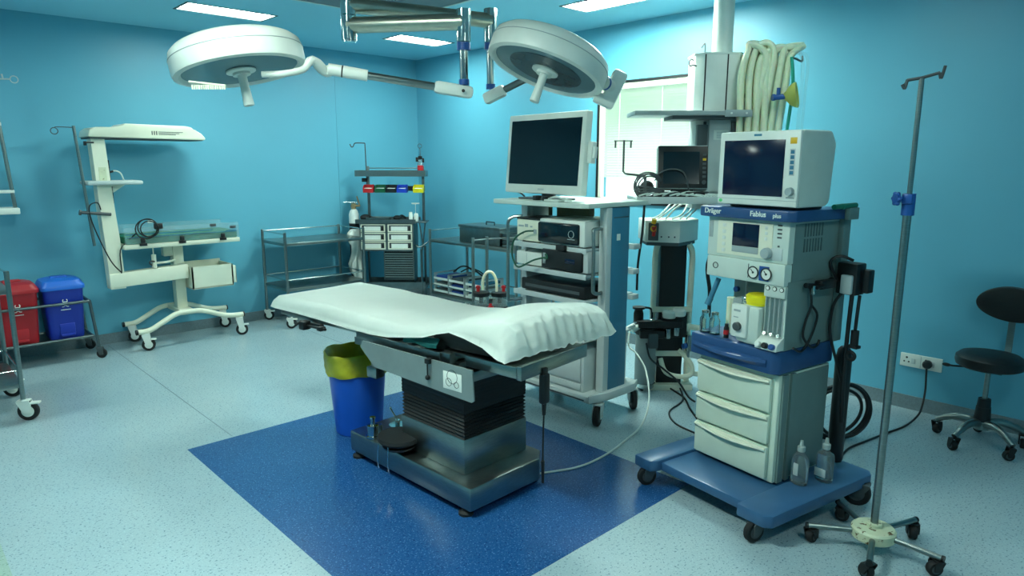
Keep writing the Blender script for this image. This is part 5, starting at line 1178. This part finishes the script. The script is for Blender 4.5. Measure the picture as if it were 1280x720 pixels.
q = MB(); q.tube([hd_*-.055+UP*1.945, hd_*-.05+UP*1.96, V((0, 0, 1.968)), hd_*.06+UP*1.985], .006, 8, smooth=False); q.tube([hd_*-.05+UP*1.962, hd_*-.056+UP*1.93, hd_*-.066+UP*1.945], .006, 8); q.tube([hd_*.06+UP*1.985, hd_*.066+UP*1.965, hd_*.076+UP*2.01], .006, 8); obj('bag_hook', q, 'dgrey', DS)
q = MB(); q.cyl((0, 0, 1.445), (0, 0, 1.53), .024, seg=20); q.box(-.028, .02, -.02, .02, 1.49, 1.53, .006); cl = obj('height_clamp', q, 'seal_blue', DS)
kd = V((-.73, .69, 0)).normalized()
q = MB(); q.cyl(kd*.02+UP*1.51, kd*.055+UP*1.51, .009); q.lathe([(.012, .04), (.022, .042), (.022, .056), (.012, .058)], (0, 0, 1.51), 12, kd)
for k in range(6): 
    a = 2*PI*k/6; u = V((kd.y, -kd.x, 0)); q.ball(tuple(kd*.05+UP*(1.51+.022*math.sin(a))+u*.022*math.cos(a)), .008)
obj('clamp_knob', q, 'seal_blue', cl)

# ================================================================ swivel stool
ST = thing('swivel_stool', 'black padded swivel stool with backrest on a five-star chrome base', 'stool', (4.65, .86, 0), 0)
for k, a in enumerate((88, 160, 232, 304, 16)):
    a = math.radians(a); c_, s_ = math.cos(a), math.sin(a)
    q = MB(); q.tube([(.02*c_, .02*s_, .135), (.10*c_, .10*s_, .145), (.17*c_, .17*s_, .125), (.235*c_, .235*s_, .088)], [.024, .022, .02, .017], 12); obj('leg', q, 'steel', ST)
    caster(ST, .23*c_, .23*s_, .029, .082, math.degrees(a)+70, 'black', 'rubber', .03, 'dgrey')
q = MB(); q.cyl((0, 0, .10), (0, 0, .165), .042, seg=22); obj('hub', q, 'steel', ST)
q = MB(); q.cyl((0, 0, .15), (0, 0, .235), .044, .038, seg=22); q.cyl((0, 0, .235), (0, 0, .285), .036, .032, seg=22); obj('gas_lift_cover', q, 'black', ST)
DZ = .055
q = MB(); q.cyl((0, 0, .28), (0, 0, .415+DZ), .014); obj('gas_lift', q, 'steel', ST)
Ts = Matrix.Translation((0, 0, DZ))
q = MB(Ts); q.box(-.08, .08, -.08, .08, .405, .42, .004); q.tube([(.0, .05, .41), (-.03, .16, .40), (-.035, .19, .40)], .006, 8); obj('seat_plate', q, 'black', ST)
q = MB(Ts); q.ball((-.037, .205, .40), .013, .024, .011); obj('lift_lever', q, 'black', ST)
q = MB(Ts); q.lathe([(.01, .418), (.145, .42), (.168, .432), (.174, .455), (.17, .48), (.15, .498), (.10, .505), (.01, .506)], seg=44); obj('seat', q, 'leather', ST)
bdv = V((.80, -.60, 0)).normalized(); bdv = V((.90, -.22, 0)).normalized(); bt = V((-bdv.y, bdv.x, 0))
q = MB(Ts)
def bar(pts, w, t_):
    q.loft([[p+bt*w, p-bt*w, p-bt*w+bdv*t_, p+bt*w+bdv*t_] for p in pts])
bar([bdv*.06+UP*.405, bdv*.17+UP*.41, bdv*.195+UP*.45, bdv*.20+UP*.62, bdv*.195+UP*.74], .018, .006)
obj('back_bracket', q, 'steel', ST)
q = MB(Matrix.Translation((0, 0, DZ+.04))); rings = []
for i, (d_, k) in enumerate(((-.03, .86), (-.025, .96), (-.01, 1.), (.012, 1.), (.026, .96), (.032, .86))):
    rings.append([bdv*(.185+d_*.8-.05*math.cos(a)**2)+bt*(.175*k*math.cos(a))+UP*(.735+.105*k*math.sin(a)) for a in [2*PI*j/48 for j in range(48)]])
q.loft(rings); obj('backrest', q, 'leather', ST)

# ================================================================ wall socket with plugged cable
WS = thing('wall_socket', 'white double wall socket low on the right wall', 'socket', (XR, 1.30, .34), -90)
q = MB(); q.box(-.125, .125, -.014, 0, -.045, .045, .004); pt = obj('plate', q, 'white', WS)
for x0 in (-.085, .03):
    q = MB()
    for dx, dz, r in ((0, .018, .007), (-.014, -.010, .0055), (.014, -.010, .0055)): q.cyl((x0+dx, -.0155, dz), (x0+dx, -.0138, dz), r)
    obj('socket_hole', q, 'ink', pt)
    q = MB(); q.box(x0+.028, x0+.052, -.018, -.013, -.02, .016, .002); obj('switch', q, 'lgrey', pt)
q = MB(); q.box(-.0015, .0015, -.0146, -.0135, -.04, .04); obj('plate_joint', q, 'grey', pt)
PC = thing('extension_lead', 'black plug and power cord running from wall socket down to the floor', 'cable', (XR, 1.30, .34), -90)
q = MB(); q.lathe([(.026, .0), (.028, .01), (.028, .03), (.018, .045), (.01, .048)], (.045, -.016, -.002), 20, (0, -1, 0)); obj('plug', q, 'black', PC)
def lw(p): return (-(p[1]-1.30), p[0]-XR, p[2]-.34)
q = MB(); q.tube([lw(p) for p in ((4.955, 1.255, .33), (4.95, 1.25, .27), (4.93, 1.24, .17), (4.88, 1.235, .08), (4.80, 1.235, .03), (4.62, 1.25, .008), (4.42, 1.29, .007), (4.2, 1.33, .007), (4.02, 1.36, .007), (3.85, 1.35, .007))], .0065, 8); obj('cord', q, 'black', PC)
# black hose coil leaning on the floor behind the machine
q = MB()
cc = V((4.10, 1.47, .19))
for k in range(4):
    ax_ = V((.62, .76, .10*k-.05)); q.ring(cc+V((-.012*k, -.03+.014*k, -.004*k)), .165+.009*(k % 3), .010, ax_, 40, 8)
q.tube([cc+V((-.05, .0, -.17)), (3.95, 1.45, .02), (3.86, 1.40, .011), (3.78, 1.36, .011)], .010, 8)
tag(obj('hose_coil', q, 'black'), 'coil of black hose standing on the floor behind the anaesthesia machine', 'hose')

# ================================================================ light and camera
wld = bpy.data.worlds.new('daylight'); S.world = wld; wld.use_nodes = True
bg = wld.node_tree.nodes['Background']; bg.inputs['Color'].default_value = (.80, 1., .93, 1); bg.inputs['Strength'].default_value = 2.6

cam = bpy.data.cameras.new('camera'); co = bpy.data.objects.new('camera', cam); COL.objects.link(co)
pitch, roll, yaw = .183255, .0016855, .812461
fw = V((math.cos(yaw)*math.cos(pitch), math.sin(yaw)*math.cos(pitch), -math.sin(pitch))); rt = V((math.sin(yaw), -math.cos(yaw), 0)); up = rt.cross(fw)
r2 = rt*math.cos(roll)+up*math.sin(roll); u2 = up*math.cos(roll)-rt*math.sin(roll)
co.matrix_world = Matrix.Translation((0, 0, 1.65)) @ Matrix((r2, u2, -fw)).transposed().to_4x4()
cam.sensor_width = 36; cam.lens = 850.8/1280*36; cam.clip_start = .05
S.camera = co
S.view_settings.view_transform = 'Standard'; S.view_settings.look = 'None'; S.view_settings.gamma = 1; S.view_settings.use_curve_mapping = False
S.view_settings.exposure = 0.5
